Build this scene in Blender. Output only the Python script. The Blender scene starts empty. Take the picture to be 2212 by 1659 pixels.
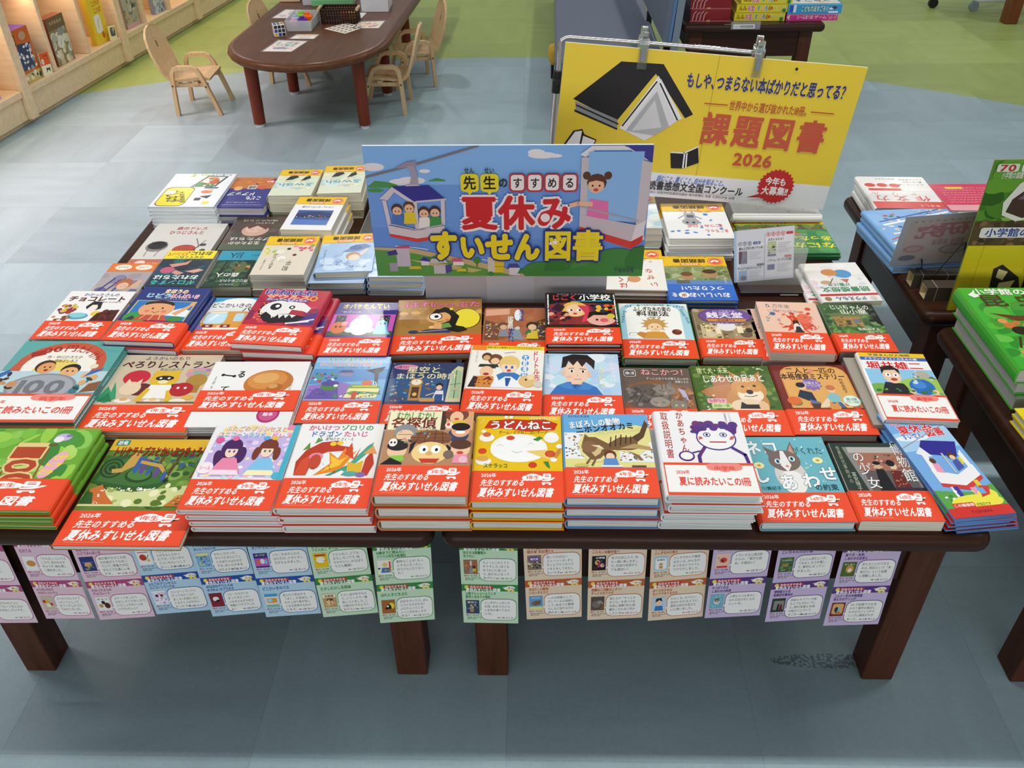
# Bookshop table display of children's summer-reading books.  World: X right, Y away from the viewer, Z up, metres.
import bpy, math, random
from mathutils import Vector, Matrix
from math import sin, cos, pi, radians

S = bpy.context.scene
COL = S.collection

# ---------------------------------------------------------------- camera, world, lights, exposure
pitch, roll, yaw = radians(36.8), radians(-0.88), radians(1.7)
fw = Vector((-sin(yaw)*cos(pitch), cos(yaw)*cos(pitch), -sin(pitch)))
rt = Vector((cos(yaw), sin(yaw), 0)); up = rt.cross(fw)
rt, up = rt*cos(roll)+up*sin(roll), up*cos(roll)-rt*sin(roll)
cd = bpy.data.cameras.new('camera'); cam = bpy.data.objects.new('camera', cd); COL.objects.link(cam)
cam.matrix_world = Matrix(((rt.x, up.x, -fw.x, 0), (rt.y, up.y, -fw.y, 0), (rt.z, up.z, -fw.z, 1.43), (0, 0, 0, 1)))
cd.sensor_width = 36; cd.lens = 36*1840/2212; cd.clip_start = 0.02
S.camera = cam

W = bpy.data.worlds.new('shop_ambient'); S.world = W; W.use_nodes = True
bg = W.node_tree.nodes['Background']; bg.inputs[0].default_value = (0.93, 0.97, 1, 1); bg.inputs[1].default_value = 0.30

def area(name, loc, sx, sy, power, col=(1, 1, 1), rot=(0, 0, 0), spread=180):
    l = bpy.data.lights.new(name, 'AREA'); l.shape = 'RECTANGLE'; l.size = sx; l.size_y = sy
    l.energy = power; l.color = col; l.spread = radians(spread)
    o = bpy.data.objects.new(name, l); o.location = loc; o.rotation_euler = rot; COL.objects.link(o); return o
def disk(name, loc, d, power, col=(1, 1, 1)):
    o = area(name, loc, d, d, power, col); o.data.shape = 'DISK'; return o
# a continuous ceiling strip over the display tables and ceiling downlights in rows further in
area('ceiling_strip', (-.2, 1.6, 2.7), 5.6, .10, 74, (1, .985, .95))
for x in (-1.1, 1.33, 3.76): disk('ceiling_downlight', (x, 5.0, 2.7), .13, 14, (1, .96, .90))
for x in (-3.53, -1.1, 1.33, 3.76): disk('ceiling_downlight', (x, 8.2, 2.7), .22, 17, (1, .96, .90))
area('ceiling_panel', (-3.4, 3.2, 2.7), 1.4, .7, 72, (1, .73, .735), (0, 0, 0), 105)
# added fill light behind the viewer, lifts cards and signs more than the floor
area('rear_fill_light', (0, -5, 1.5), 7, 1.6, 130, (1, .99, .97), (pi/2, 0, 0))

S.view_settings.view_transform = 'Standard'; S.view_settings.look = 'None'
S.view_settings.gamma = 1; S.view_settings.use_curve_mapping = False
S.view_settings.exposure = -0.12

# ---------------------------------------------------------------- materials
def hexc(h):
    if len(h) == 3: h = h[0]*2+h[1]*2+h[2]*2
    r = [int(h[i:i+2], 16)/255 for i in (0, 2, 4)]
    return tuple(c/12.92 if c <= .04045 else ((c+.055)/1.055)**2.4 for c in r)+(1.,)

def newmat(name):
    m = bpy.data.materials.new(name); m.use_nodes = True
    nt = m.node_tree; return m, nt, nt.nodes['Principled BSDF']
def nd(nt, t, **kw):
    n = nt.nodes.new(t)
    for k, v in kw.items(): setattr(n, k, v)
    return n
def simple(name, col, rough=.4, metal=0, trans=0, ior=1.45, alpha=1, spec=.5):
    m, nt, b = newmat(name); b.inputs['Base Color'].default_value = hexc(col) if isinstance(col, str) else col
    b.inputs['Roughness'].default_value = rough; b.inputs['Metallic'].default_value = metal
    b.inputs['Transmission Weight'].default_value = trans; b.inputs['IOR'].default_value = ior; b.inputs['Alpha'].default_value = alpha
    b.inputs['Specular IOR Level'].default_value = spec
    return m
def printed(name, rough, spec=.5, coat=0):
    m, nt, b = newmat(name); a = nd(nt, 'ShaderNodeAttribute', attribute_name='Col')
    tc = nd(nt, 'ShaderNodeTexCoord'); nz = nd(nt, 'ShaderNodeTexNoise'); nz.inputs['Scale'].default_value = 90
    nt.links.new(tc.outputs['Object'], nz.inputs['Vector'])
    mx = nd(nt, 'ShaderNodeMapRange'); mx.inputs[3].default_value = rough-.04; mx.inputs[4].default_value = rough+.04
    nt.links.new(nz.outputs[0], mx.inputs[0]); nt.links.new(mx.outputs[0], b.inputs['Roughness'])
    nt.links.new(a.outputs['Color'], b.inputs['Base Color']); b.inputs['Specular IOR Level'].default_value = spec
    b.inputs['Coat Weight'].default_value = coat; b.inputs['Coat Roughness'].default_value = .08
    return m
GLOSS = printed('laminated_print', .22, .5)
SATIN = printed('satin_print', .42, .4)
MATTE = printed('matte_paper', .65, .3)

def pages_mat():
    m, nt, b = newmat('page_edges'); tc = nd(nt, 'ShaderNodeTexCoord'); mp = nd(nt, 'ShaderNodeMapping')
    mp.inputs['Scale'].default_value = (6, 6, 900); nz = nd(nt, 'ShaderNodeTexNoise'); nz.inputs['Scale'].default_value = 1.5; nz.inputs['Detail'].default_value = 1
    nt.links.new(tc.outputs['Object'], mp.inputs[0]); nt.links.new(mp.outputs[0], nz.inputs['Vector'])
    a = nd(nt, 'ShaderNodeAttribute', attribute_name='Col'); mr = nd(nt, 'ShaderNodeMapRange'); mr.inputs[1].default_value = .35; mr.inputs[2].default_value = .65
    mr.inputs[3].default_value = .74; mr.inputs[4].default_value = 1.05
    nt.links.new(nz.outputs[0], mr.inputs[0]); vm = nd(nt, 'ShaderNodeVectorMath', operation='SCALE')
    nt.links.new(a.outputs['Color'], vm.inputs[0]); nt.links.new(mr.outputs[0], vm.inputs['Scale']); nt.links.new(vm.outputs[0], b.inputs['Base Color'])
    b.inputs['Roughness'].default_value = .8; b.inputs['Specular IOR Level'].default_value = .2
    return m
PAGES = pages_mat()

def wood(name, c1, c2, rough, scale, axis, coat=0):
    m, nt, b = newmat(name); tc = nd(nt, 'ShaderNodeTexCoord'); mp = nd(nt, 'ShaderNodeMapping')
    sc = [scale*9]*3; sc[axis] = scale*.7; mp.inputs['Scale'].default_value = sc
    nz = nd(nt, 'ShaderNodeTexNoise'); nz.inputs['Scale'].default_value = 1.6; nz.inputs['Detail'].default_value = 5; nz.inputs['Distortion'].default_value = .6
    cr = nd(nt, 'ShaderNodeValToRGB'); cr.color_ramp.elements[0].color = hexc(c1); cr.color_ramp.elements[1].color = hexc(c2)
    cr.color_ramp.elements[0].position = .3; cr.color_ramp.elements[1].position = .7
    nt.links.new(tc.outputs['Object'], mp.inputs[0]); nt.links.new(mp.outputs[0], nz.inputs['Vector']); nt.links.new(nz.outputs[0], cr.inputs[0])
    nt.links.new(cr.outputs[0], b.inputs['Base Color']); b.inputs['Roughness'].default_value = rough; b.inputs['Coat Weight'].default_value = coat
    b.inputs['Coat Roughness'].default_value = .15; b.inputs['Specular IOR Level'].default_value = .22
    return m
DARKX = wood('dark_table_wood', '301a10', '3c2216', .34, 3, 0, .0)
DARKZ = wood('dark_leg_wood', '43230f', '573020', .5, 4, 2)
OVALX = wood('brown_oval_wood', '56341d', '664026', .32, 3, 1, .05)
OVALZ = wood('brown_round_leg_wood', '6a2e1d', '7c3926', .4, 4, 2)
BEECH = wood('pale_beech_plywood', 'c9a87a', 'd9bb90', .42, 5, 2)
SHELFW = wood('pale_shelf_veneer', 'd8bd97', 'e4cda9', .5, 3, 1)
CHROME = simple('chrome', 'd8d8d8', .12, 1)
BLACKP = simple('black_plastic', '151517', .4)
CLEAR = simple('clear_acrylic', 'f4f8f8', .05, 0, .95, 1.3)
FROST = simple('frosted_plastic', 'e8eef0', .35, 0, .55, 1.2)
FILM = simple('clear_film', 'eef2f4', .08, 0, 0, 1.45, .16)
WHITEP = simple('white_plastic', 'e2e4ea', .35)
BLUEV = simple('blue_grey_vinyl', '646f82', .5)
BLUEV2 = simple('blue_vinyl_edge', '5a7fb2', .45)
GREYV = simple('grey_edging', '7d8a96', .5)

def floor_mat():
    m, nt, b = newmat('vinyl_tile_floor'); L = nt.links.new
    tc = nd(nt, 'ShaderNodeTexCoord'); sp = nd(nt, 'ShaderNodeSeparateXYZ'); L(tc.outputs['Object'], sp.inputs[0])
    def mth(op, a, b_=None, c=None):
        n = nd(nt, 'ShaderNodeMath', operation=op)
        for i, x in enumerate((a, b_, c)):
            if x is None: continue
            if isinstance(x, (int, float)): n.inputs[i].default_value = x
            else: L(x, n.inputs[i])
        return n.outputs[0]
    X, Y = sp.outputs[0], sp.outputs[1]
    tx = mth('DIVIDE', mth('ADD', X, .045), .452); ty = mth('DIVIDE', mth('ADD', Y, .1), .452)
    ix, iy = mth('FLOOR', tx), mth('FLOOR', ty)
    cb = nd(nt, 'ShaderNodeCombineXYZ'); L(ix, cb.inputs[0]); L(iy, cb.inputs[1])
    wn = nd(nt, 'ShaderNodeTexWhiteNoise', noise_dimensions='3D'); L(cb.outputs[0], wn.inputs['Vector'])
    # streaky marbling, direction alternating tile by tile
    par = mth('MODULO', mth('ABSOLUTE', mth('ADD', ix, iy)), 2)
    def streak(sx, sy):
        mp = nd(nt, 'ShaderNodeMapping'); mp.inputs['Scale'].default_value = (sx, sy, 1); L(tc.outputs['Object'], mp.inputs[0])
        ad = nd(nt, 'ShaderNodeVectorMath', operation='ADD'); L(mp.outputs[0], ad.inputs[0])
        sc = nd(nt, 'ShaderNodeVectorMath', operation='SCALE'); L(wn.outputs['Color'], sc.inputs[0]); sc.inputs['Scale'].default_value = 30; L(sc.outputs[0], ad.inputs[1])
        nz = nd(nt, 'ShaderNodeTexNoise'); nz.inputs['Scale'].default_value = 1; nz.inputs['Detail'].default_value = 4; nz.inputs['Roughness'].default_value = .6
        L(ad.outputs[0], nz.inputs['Vector']); return nz.outputs[0]
    s1, s2 = streak(3, 12), streak(10, 3)
    mx = nd(nt, 'ShaderNodeMix'); L(par, mx.inputs[0]); L(s1, mx.inputs[2]); L(s2, mx.inputs[3])
    fine = nd(nt, 'ShaderNodeTexNoise'); fine.inputs['Scale'].default_value = 120; fine.inputs['Detail'].default_value = 2; L(tc.outputs['Object'], fine.inputs['Vector'])
    val = mth('ADD', mth('MULTIPLY', mth('SUBTRACT', mx.outputs[0], .5), .42), mth('MULTIPLY', mth('SUBTRACT', wn.outputs['Value'], .5), .20))
    val = mth('ADD', val, mth('MULTIPLY', mth('SUBTRACT', fine.outputs[0], .5), .22))
    # thin joints
    fx, fy = mth('FRACT', tx), mth('FRACT', ty)
    jx = mth('MINIMUM', fx, mth('SUBTRACT', 1, fx)); jy = mth('MINIMUM', fy, mth('SUBTRACT', 1, fy))
    joint = mth('LESS_THAN', mth('MINIMUM', jx, jy), .0035)
    val = mth('SUBTRACT', val, mth('MULTIPLY', joint, .10))
    gain = mth('ADD', 1, val)
    dx, dy = mth('SUBTRACT', X, -.18), mth('SUBTRACT', Y, .80)
    dist = mth('SQRT', mth('ADD', mth('MULTIPLY', dx, dx), mth('MULTIPLY', dy, dy)))
    ing = mth('GREATER_THAN', dist, 4.244)
    cm = nd(nt, 'ShaderNodeMix', data_type='RGBA'); L(ing, cm.inputs[0]); cm.inputs[6].default_value = hexc('9ab1b8'); cm.inputs[7].default_value = hexc('9eb065')
    # scuff beside the right front leg
    px, py = mth('MULTIPLY', mth('SUBTRACT', X, .575), 9), mth('MULTIPLY', mth('SUBTRACT', Y, 1.015), 60)
    pd = mth('SQRT', mth('ADD', mth('MULTIPLY', px, px), mth('MULTIPLY', py, py)))
    grit = nd(nt, 'ShaderNodeTexNoise'); grit.inputs['Scale'].default_value = 160; L(tc.outputs['Object'], grit.inputs['Vector'])
    scuff = mth('MULTIPLY', mth('LESS_THAN', pd, 1), mth('GREATER_THAN', grit.outputs[0], .5))
    gain = mth('SUBTRACT', gain, mth('MULTIPLY', scuff, .45))
    vs = nd(nt, 'ShaderNodeVectorMath', operation='SCALE'); L(cm.outputs[2], vs.inputs[0]); L(gain, vs.inputs['Scale'])
    L(vs.outputs[0], b.inputs['Base Color'])
    L(mth('ADD', .36, mth('MULTIPLY', fine.outputs[0], .12)), b.inputs['Roughness']); b.inputs['Specular IOR Level'].default_value = .22
    return m
FLOOR = floor_mat()

# ---------------------------------------------------------------- mesh building
class MB:
    def __init__(s): s.v = []; s.f = []; s.c = []; s.sm = []
    def face(s, pts, col='fff', smooth=False):
        n = len(s.v); s.v.extend(tuple(p) for p in pts); s.f.append(tuple(range(n, n+len(pts)))); s.c.append(col); s.sm.append(smooth)
    def mesh(s, vs, fs, col='fff', M=None, smooth=False):
        n = len(s.v)
        s.v.extend(tuple(M @ Vector(p)) if M else tuple(p) for p in vs)
        for f in fs: s.f.append(tuple(n+i for i in f)); s.c.append(col); s.sm.append(smooth)
    def box(s, x0, y0, z0, x1, y1, z1, col='fff', M=None, bev=0):
        if bev:
            a = min(bev, (x1-x0)/2.1, (y1-y0)/2.1, (z1-z0)/2.1)
            vs = []
            for x, dx in ((x0, 1), (x1, -1)):
                for y, dy in ((y0, 1), (y1, -1)):
                    for z, dz in ((z0, 1), (z1, -1)):
                        vs += [(x, y+dy*a, z+dz*a), (x+dx*a, y, z+dz*a), (x+dx*a, y+dy*a, z)]
            q = lambda i, j, k: 3*(4*i+2*j+k)
            fs = []
            for i in (0, 1): fs.append((q(i, 0, 0), q(i, 1, 0), q(i, 1, 1), q(i, 0, 1)))
            for j in (0, 1): fs.append((q(0, j, 0)+1, q(1, j, 0)+1, q(1, j, 1)+1, q(0, j, 1)+1))
            for k in (0, 1): fs.append((q(0, 0, k)+2, q(1, 0, k)+2, q(1, 1, k)+2, q(0, 1, k)+2))
            for j in (0, 1):
                for k in (0, 1): fs.append((q(0, j, k)+1, q(1, j, k)+1, q(1, j, k)+2, q(0, j, k)+2))
            for i in (0, 1):
                for k in (0, 1): fs.append((q(i, 0, k), q(i, 1, k), q(i, 1, k)+2, q(i, 0, k)+2))
                for j in (0, 1): fs.append((q(i, j, 0), q(i, j, 1), q(i, j, 1)+1, q(i, j, 0)+1))
                for j in (0, 1):
                    for k in (0, 1): fs.append((q(i, j, k), q(i, j, k)+1, q(i, j, k)+2))
            s.mesh(vs, fs, col, M)
        else:
            vs = [(x, y, z) for x in (x0, x1) for y in (y0, y1) for z in (z0, z1)]
            s.mesh(vs, [(0, 1, 3, 2), (4, 6, 7, 5), (0, 4, 5, 1), (2, 3, 7, 6), (0, 2, 6, 4), (1, 5, 7, 3)], col, M)
    def prism(s, pts, z0, z1, col='fff', M=None):          # outline in XY pushed along Z
        n = len(pts); vs = [(x, y, z0) for x, y in pts]+[(x, y, z1) for x, y in pts]
        s.mesh(vs, [tuple(range(n))[::-1], tuple(range(n, 2*n))]+[(i, (i+1) % n, n+(i+1) % n, n+i) for i in range(n)], col, M)
    def tube(s, pts, r, col='fff', n=8, M=None, cap=True, r2=None):
        pts = [Vector(p) for p in pts]; rings = []; prev = None
        for i, p in enumerate(pts):
            d = (pts[min(i+1, len(pts)-1)]-pts[max(i-1, 0)]).normalized()
            if prev is None: a = d.orthogonal().normalized()
            else: a = (prev-d*prev.dot(d)).normalized()
            prev = a; b = d.cross(a)
            rr = r if r2 is None else r+(r2-r)*i/(len(pts)-1)
            rings.append([p+(a*cos(2*pi*k/n)+b*sin(2*pi*k/n))*rr for k in range(n)])
        vs = [q for R in rings for q in R]
        fs = [(i*n+k, i*n+(k+1) % n, (i+1)*n+(k+1) % n, (i+1)*n+k) for i in range(len(rings)-1) for k in range(n)]
        s.mesh(vs, fs, col, M, True)
        if cap: s.mesh(rings[0], [tuple(range(n))], col, M); s.mesh(rings[-1], [tuple(range(n))], col, M)
    def strap(s, pts, w, axis, t, col='fff', M=None):      # a flat bent band: path pts, width along axis, thickness t inwards
        pts = [Vector(p) for p in pts]; ax = Vector(axis).normalized(); rows = []
        for i, p in enumerate(pts):
            d = (pts[min(i+1, len(pts)-1)]-pts[max(i-1, 0)]).normalized(); nrm = d.cross(ax).normalized()
            rows.append([p-ax*w/2-nrm*t/2, p+ax*w/2-nrm*t/2, p+ax*w/2+nrm*t/2, p-ax*w/2+nrm*t/2])
        vs = [q for R in rows for q in R]; n = len(rows)
        s.mesh(vs, [(i*4+k, i*4+(k+1) % 4, (i+1)*4+(k+1) % 4, (i+1)*4+k) for i in range(n-1) for k in range(4)]+[(0, 1, 2, 3), (4*n-4, 4*n-3, 4*n-2, 4*n-1)], col, M)
    def lathe(s, prof, col='fff', n=24, M=None):
        vs = [(r*cos(2*pi*k/n), r*sin(2*pi*k/n), z) for r, z in prof for k in range(n)]
        s.mesh(vs, [(i*n+k, i*n+(k+1) % n, (i+1)*n+(k+1) % n, (i+1)*n+k) for i in range(len(prof)-1) for k in range(n)], col, M, True)
    def build(s, name, mat, parent=None, loc=None):
        me = bpy.data.meshes.new(name); me.from_pydata(s.v, [], s.f)
        cs = {c: hexc(c) for c in set(s.c)}
        at = me.attributes.new('Col', 'FLOAT_COLOR', 'CORNER'); buf = []
        for f, c in zip(s.f, s.c): buf.extend(cs[c]*len(f))
        at.data.foreach_set('color', buf)
        me.polygons.foreach_set('use_smooth', s.sm)
        me.materials.append(mat); me.update()
        o = bpy.data.objects.new(name, me); COL.objects.link(o)
        if parent: o.parent = parent
        if loc: o.location = loc
        return o

def thing(name, label, cat, loc=(0, 0, 0), rz=0, group=None):
    o = bpy.data.objects.new(name, None); COL.objects.link(o); o.location = loc; o.rotation_euler = (0, 0, rz)
    o.empty_display_size = .05
    return tag(o, label, cat, group)
def tag(o, label, cat, group=None):
    o['label'] = label; o['category'] = cat
    if group: o['group'] = group
    return o
def structure(o): o['kind'] = 'structure'; return o
def copy_tree(o, parent=None):
    c = o.copy(); COL.objects.link(c)
    if parent: c.parent = parent
    for ch in list(o.children): copy_tree(ch, c)
    return c

# ---------------------------------------------------------------- lettering and flat print
GL = {}
def glyph(ch, off):
    k = (ch, off)
    if k not in GL:
        c = bpy.data.curves.new('glyph', 'FONT'); c.body = ch; c.resolution_u = 2; c.offset = off; c.fill_mode = 'FRONT'
        o = bpy.data.objects.new('glyph', c); m = bpy.data.meshes.new_from_object(o)
        vs = [(v.co.x, v.co.y) for v in m.vertices]; fs = [tuple(p.vertices) for p in m.polygons]
        wide = ord(ch) > 0x2e00
        if wide or not vs: x0, adv = 0, (1 if wide else .3)
        else:
            x0 = min(v[0] for v in vs)+off-.045; adv = max(v[0] for v in vs)-off+.045-x0
        if ch in '、。' : adv = .55
        if ch in '！' : x0, adv = 0, .5
        GL[k] = ([(x-x0, y) for x, y in vs], fs, adv)
        bpy.data.objects.remove(o); bpy.data.curves.remove(c); bpy.data.meshes.remove(m)
    return GL[k]

class Canvas:
    """flat print on a surface: (u, v) run 0..100 along A and B from the corner O"""
    def __init__(s, mb, O, A, B, eps=1e-5, h=8e-5):
        s.mb = mb; s.O = Vector(O); s.A = Vector(A); s.B = Vector(B); s.N = s.A.cross(s.B).normalized()
        s.w = s.A.length; s.hh = s.B.length; s.eps = eps; s.h = h; s.rot = 0; s.base = 0; s.warp = None; s.vmax = 100
    def P(s, u, v):
        p = s.O+s.A*(u/100)+s.B*(v/100)+s.N*s.h
        return s.warp(p) if s.warp else p
    def poly(s, pts, col):
        for ax in (0, 1):                                    # trim at the sheet's edges
            for lim, sg in ((0, 1), (100 if ax == 0 else s.vmax, -1)):
                if all((p[ax]-lim)*sg >= 0 for p in pts): continue
                out = []
                for i, p in enumerate(pts):
                    q = pts[i-1]; a, b = (q[ax]-lim)*sg, (p[ax]-lim)*sg
                    if (a < 0) != (b < 0): t = a/(a-b); out.append((q[0]+(p[0]-q[0])*t, q[1]+(p[1]-q[1])*t))
                    if b >= 0: out.append(p)
                pts = out
                if len(pts) < 3: return
        s.mb.face([s.P(u, v) for u, v in pts], col); s.h += s.eps
    def rect(s, a, b, c, d, col): s.poly([(a, b), (c, b), (c, d), (a, d)], col)
    def ell(s, x, y, rx, ry, col, rot=0, n=None):
        n = n or (24 if rx > 6 else 12); ca, sa = cos(radians(rot)), sin(radians(rot)); k = s.hh/s.w
        pts = []
        for i in range(n):
            a, b = rx*cos(2*pi*i/n), ry*sin(2*pi*i/n)*k
            pts.append((x+a*ca-b*sa, y+(a*sa+b*ca)/k))
        s.poly(pts, col)
    def line(s, wd, pts, col):
        k = s.hh/s.w; Q = [Vector((u, v*k)) for u, v in pts]
        for a, b in zip(Q, Q[1:]):
            d = b-a
            if d.length < 1e-6: continue
            d.normalize(); n = Vector((-d.y, d.x))*wd/2; e = d*wd*.3
            s.poly([(q.x, q.y/k) for q in (a-n-e, b-n+e, b+n+e, a+n-e)], col); s.h -= s.eps
        s.h += s.eps
    def text(s, t, x, y, w, h, col, off=.02, vert=False, shear=0, extra=0):
        if s.vmax < 100 and y+h*.4 > s.vmax: return
        ax, by = s.w/100, s.hh/100; W_, H_ = w*ax, h*by
        ca, sa = cos(radians(s.rot+s.base)), sin(radians(s.rot+s.base)); rad = off*.62+extra; base = 0
        gs = [glyph(c, base) for c in t]       # heavier weights are drawn as slightly shifted overprints
        ring = [(0, 0)] if rad < .004 else [(rad*cos(2*pi*(j+.5)/m_), rad*sin(2*pi*(j+.5)/m_)) for m_ in ((4 if rad < .04 else 8),) for j in range(m_)]
        if vert: tot = len(t); sx = W_; sy = H_/tot
        else:
            tot = sum(g[2] for g in gs); sx = W_/tot; sy = H_/.9
        pen = 0
        for i, g in enumerate(gs):
            vs, fs, adv = g
            if vs:
              for ri, (ox, oy) in enumerate(ring):
                P = []; s.h += .22*s.eps
                for gx, gy in vs:
                    gx += ox; gy += oy
                    if vert:
                        lx = (gx-.5)*sx; ly = H_/2-(i+.5)*sy+(gy-.37)*sy
                        if t[i] == 'ー': lx, ly = (gy-.37)*sx, H_/2-(i+.5)*sy-(gx-.5)*sy
                    else:
                        lx = (pen+gx-tot/2)*sx; ly = (gy-.37)*sy
                    lx += shear*ly
                    P.append(s.P(x+(lx*ca-ly*sa)/ax, y+(lx*sa+ly*ca)/by))
                s.mb.mesh(P, fs, col)
              s.h -= .22*s.eps*len(ring)
            pen += adv
        s.h += s.eps*(1+.22*len(ring))
    def draw(s, spec, seed=1):
        for ln in spec.split('\n'):
            for cmd in ln.split(';'):
                a = cmd.split()
                if not a: continue
                k = a[0]; F = lambda i: float(a[i])
                if k == 'e': s.ell(F(1), F(2), F(3), F(4), a[5], F(6) if len(a) > 6 else 0)
                elif k == 'r': s.rect(F(1), F(2), F(3), F(4), a[5])
                elif k == 'p': s.poly([tuple(map(float, q.split(','))) for q in a[2:]], a[1])
                elif k == 'l': s.line(F(2), [tuple(map(float, q.split(','))) for q in a[3:]], a[1])
                elif k in 'tviV': s.text(' '.join(a[7:]), F(3), F(4), F(5), F(6), a[1], F(2), k in 'vV', .22 if k == 'i' else 0)
                elif k == 'o':       # outlined lettering: fill, outline colours, growth
                    s.text(' '.join(a[9:]), F(5), F(6), F(7), F(8), a[2], F(3), False, 0, F(4)); s.text(' '.join(a[9:]), F(5), F(6), F(7), F(8), a[1], F(3))
                elif k == 'R': s.rot = F(1)
                elif k == 'k':       # k n seed x0 y0 x1 y1 rmin rmax colours : a scatter of small marks
                    rd = random.Random(int(a[2])); cs = a[9].split(',')
                    for _ in range(int(a[1])):
                        r = rd.uniform(F(7), F(8)); s.ell(rd.uniform(F(3), F(5)), rd.uniform(F(4), F(6)), r, r*rd.uniform(.35, .9), rd.choice(cs), rd.uniform(0, 180), 8 if r < 5 else 12); s.h -= .6*s.eps
                elif k == 'q':       # rounded square
                    x, y, rx, ry = F(1), F(2), F(3), F(4); pts = []
                    for cx, cy, a0 in ((1, 1, 0), (-1, 1, 90), (-1, -1, 180), (1, -1, 270)):
                        for j in range(4):
                            an = radians(a0+30*j); m = min(rx*s.w, ry*s.hh)*.45
                            pts.append((x+cx*(rx-m/s.w)+cos(an)*m/s.w, y+cy*(ry-m/s.hh)+sin(an)*m/s.hh))
                    s.poly(pts, a[5])
                elif k == 's':       # star burst: x y r_out r_in points colour
                    n = int(F(5)); kk = s.w/s.hh
                    s.poly([(F(1)+(F(3) if j % 2 == 0 else F(4))*cos(pi/2+pi*j/n), F(2)+(F(3) if j % 2 == 0 else F(4))*kk*sin(pi/2+pi*j/n)) for j in range(2*n)], a[6])

# ---------------------------------------------------------------- the room and the display tables
fl = MB(); fl.face([(-9, -4, 0), (9, -4, 0), (9, 14, 0), (-9, 14, 0)]); structure(fl.build('floor', FLOOR))

def display_table(x0, y0, wx, wy, label, h=.43):
    r = thing('display_table', label, 'table', (x0, y0, 0), 0, 'low dark wooden display tables')
    def outline(g, cr):
        pts = []
        for cx, cy, a0 in ((wx-cr, wy-cr, 0), (cr, wy-cr, 90), (cr, cr, 180), (wx-cr, cr, 270)):
            for j in range(7):
                a = radians(a0+15*j); pts.append((cx+(cr+g)*cos(a), cy+(cr+g)*sin(a)))
        return pts
    m = MB(); T = .036; b = .014
    lev = [(h-T, -b)]+[(h-T/2-(T/2)*cos(a), -b+b*sin(a)) for a in [pi*k/8 for k in range(1, 8)]]+[(h, -b)]
    vs = [(x, y, z) for z, g in lev for x, y in outline(g, .026)]; n = 28
    m.mesh(vs, [(i*n+k, i*n+(k+1) % n, (i+1)*n+(k+1) % n, (i+1)*n+k) for i in range(len(lev)-1) for k in range(n)], smooth=True)
    m.mesh(vs[-n:], [tuple(range(n))]); m.mesh(vs[:n], [tuple(range(n))[::-1]])
    m.build('table_top', DARKX, r)
    s = .058
    for lx in (.043, wx-.043-s):
        for ly in (.042, wy-.042-s):
            k = MB(); k.box(lx, ly, 0, lx+s, ly+s, h-T+.001, bev=.002); k.build('leg', DARKZ, r)
    for a in ((.043+s, .05, wx-.043-s, .07), (.043+s, wy-.07, wx-.043-s, wy-.05), (.05, .042+s, .07, wy-.042-s), (wx-.07, .042+s, wx-.05, wy-.042-s)):
        k = MB(); k.box(a[0], a[1], h-.15, a[2], a[3], h-T+.001); k.build('apron', DARKX, r)
    return r
display_table(-1.026, .932, .869, .622, 'dark low table front left, pink blue and green cards hanging from it')
display_table(-.146, .932, .874, .622, 'dark low table front middle, orange and purple cards hanging from it')
display_table(-1.026, 1.590, .869, .622, 'dark low table behind the front left one, under upside-down books')
display_table(-.146, 1.590, .874, .622, 'dark low table behind the front middle one, under the yellow sign')
display_table(.855, 1.590, .870, .622, 'dark low table at right, under the wire easel')
display_table(.862, .930, .870, .622, 'dark low table at right edge, under the big green picture guides')
display_table(.665, 4.0, .636, .87, 'dark low table at the back carrying boxed games', .43)

# ---------------------------------------------------------------- books
RED, WH = 'f04a1e', 'f4f2ee'
PXZ = Matrix(((1, 0, 0, 0), (0, 0, 1, 0), (0, 1, 0, 0), (0, 0, 0, 1)))
def profile(w, t, bt, r, right):
    o = [(w, 0), (r, 0), (r*.3, t*.15), (0, t*.38), (0, t*.62), (r*.3, t*.85), (r, t), (w, t)]
    i = [(w, t-bt), (r+bt, t-bt), (r*.3+bt, t*.82), (bt, t*.6), (bt, t*.4), (r*.3+bt, t*.18), (r+bt, bt), (w, bt)]
    p = o+i
    return [(w-x, z) for x, z in p] if right else p
ICON = 'q 82 82 4.5 9 fff;r 79.5 80 84.5 83 %s;r 79.5 85 84.5 87 %s;p fff 76,70 90,74 91,78 88,78 84,66 77,66;r 76 58 86 62 fff;e 78 57 1.6 4 fff;e 85 57 1.6 4 fff' % (RED, RED)
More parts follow.
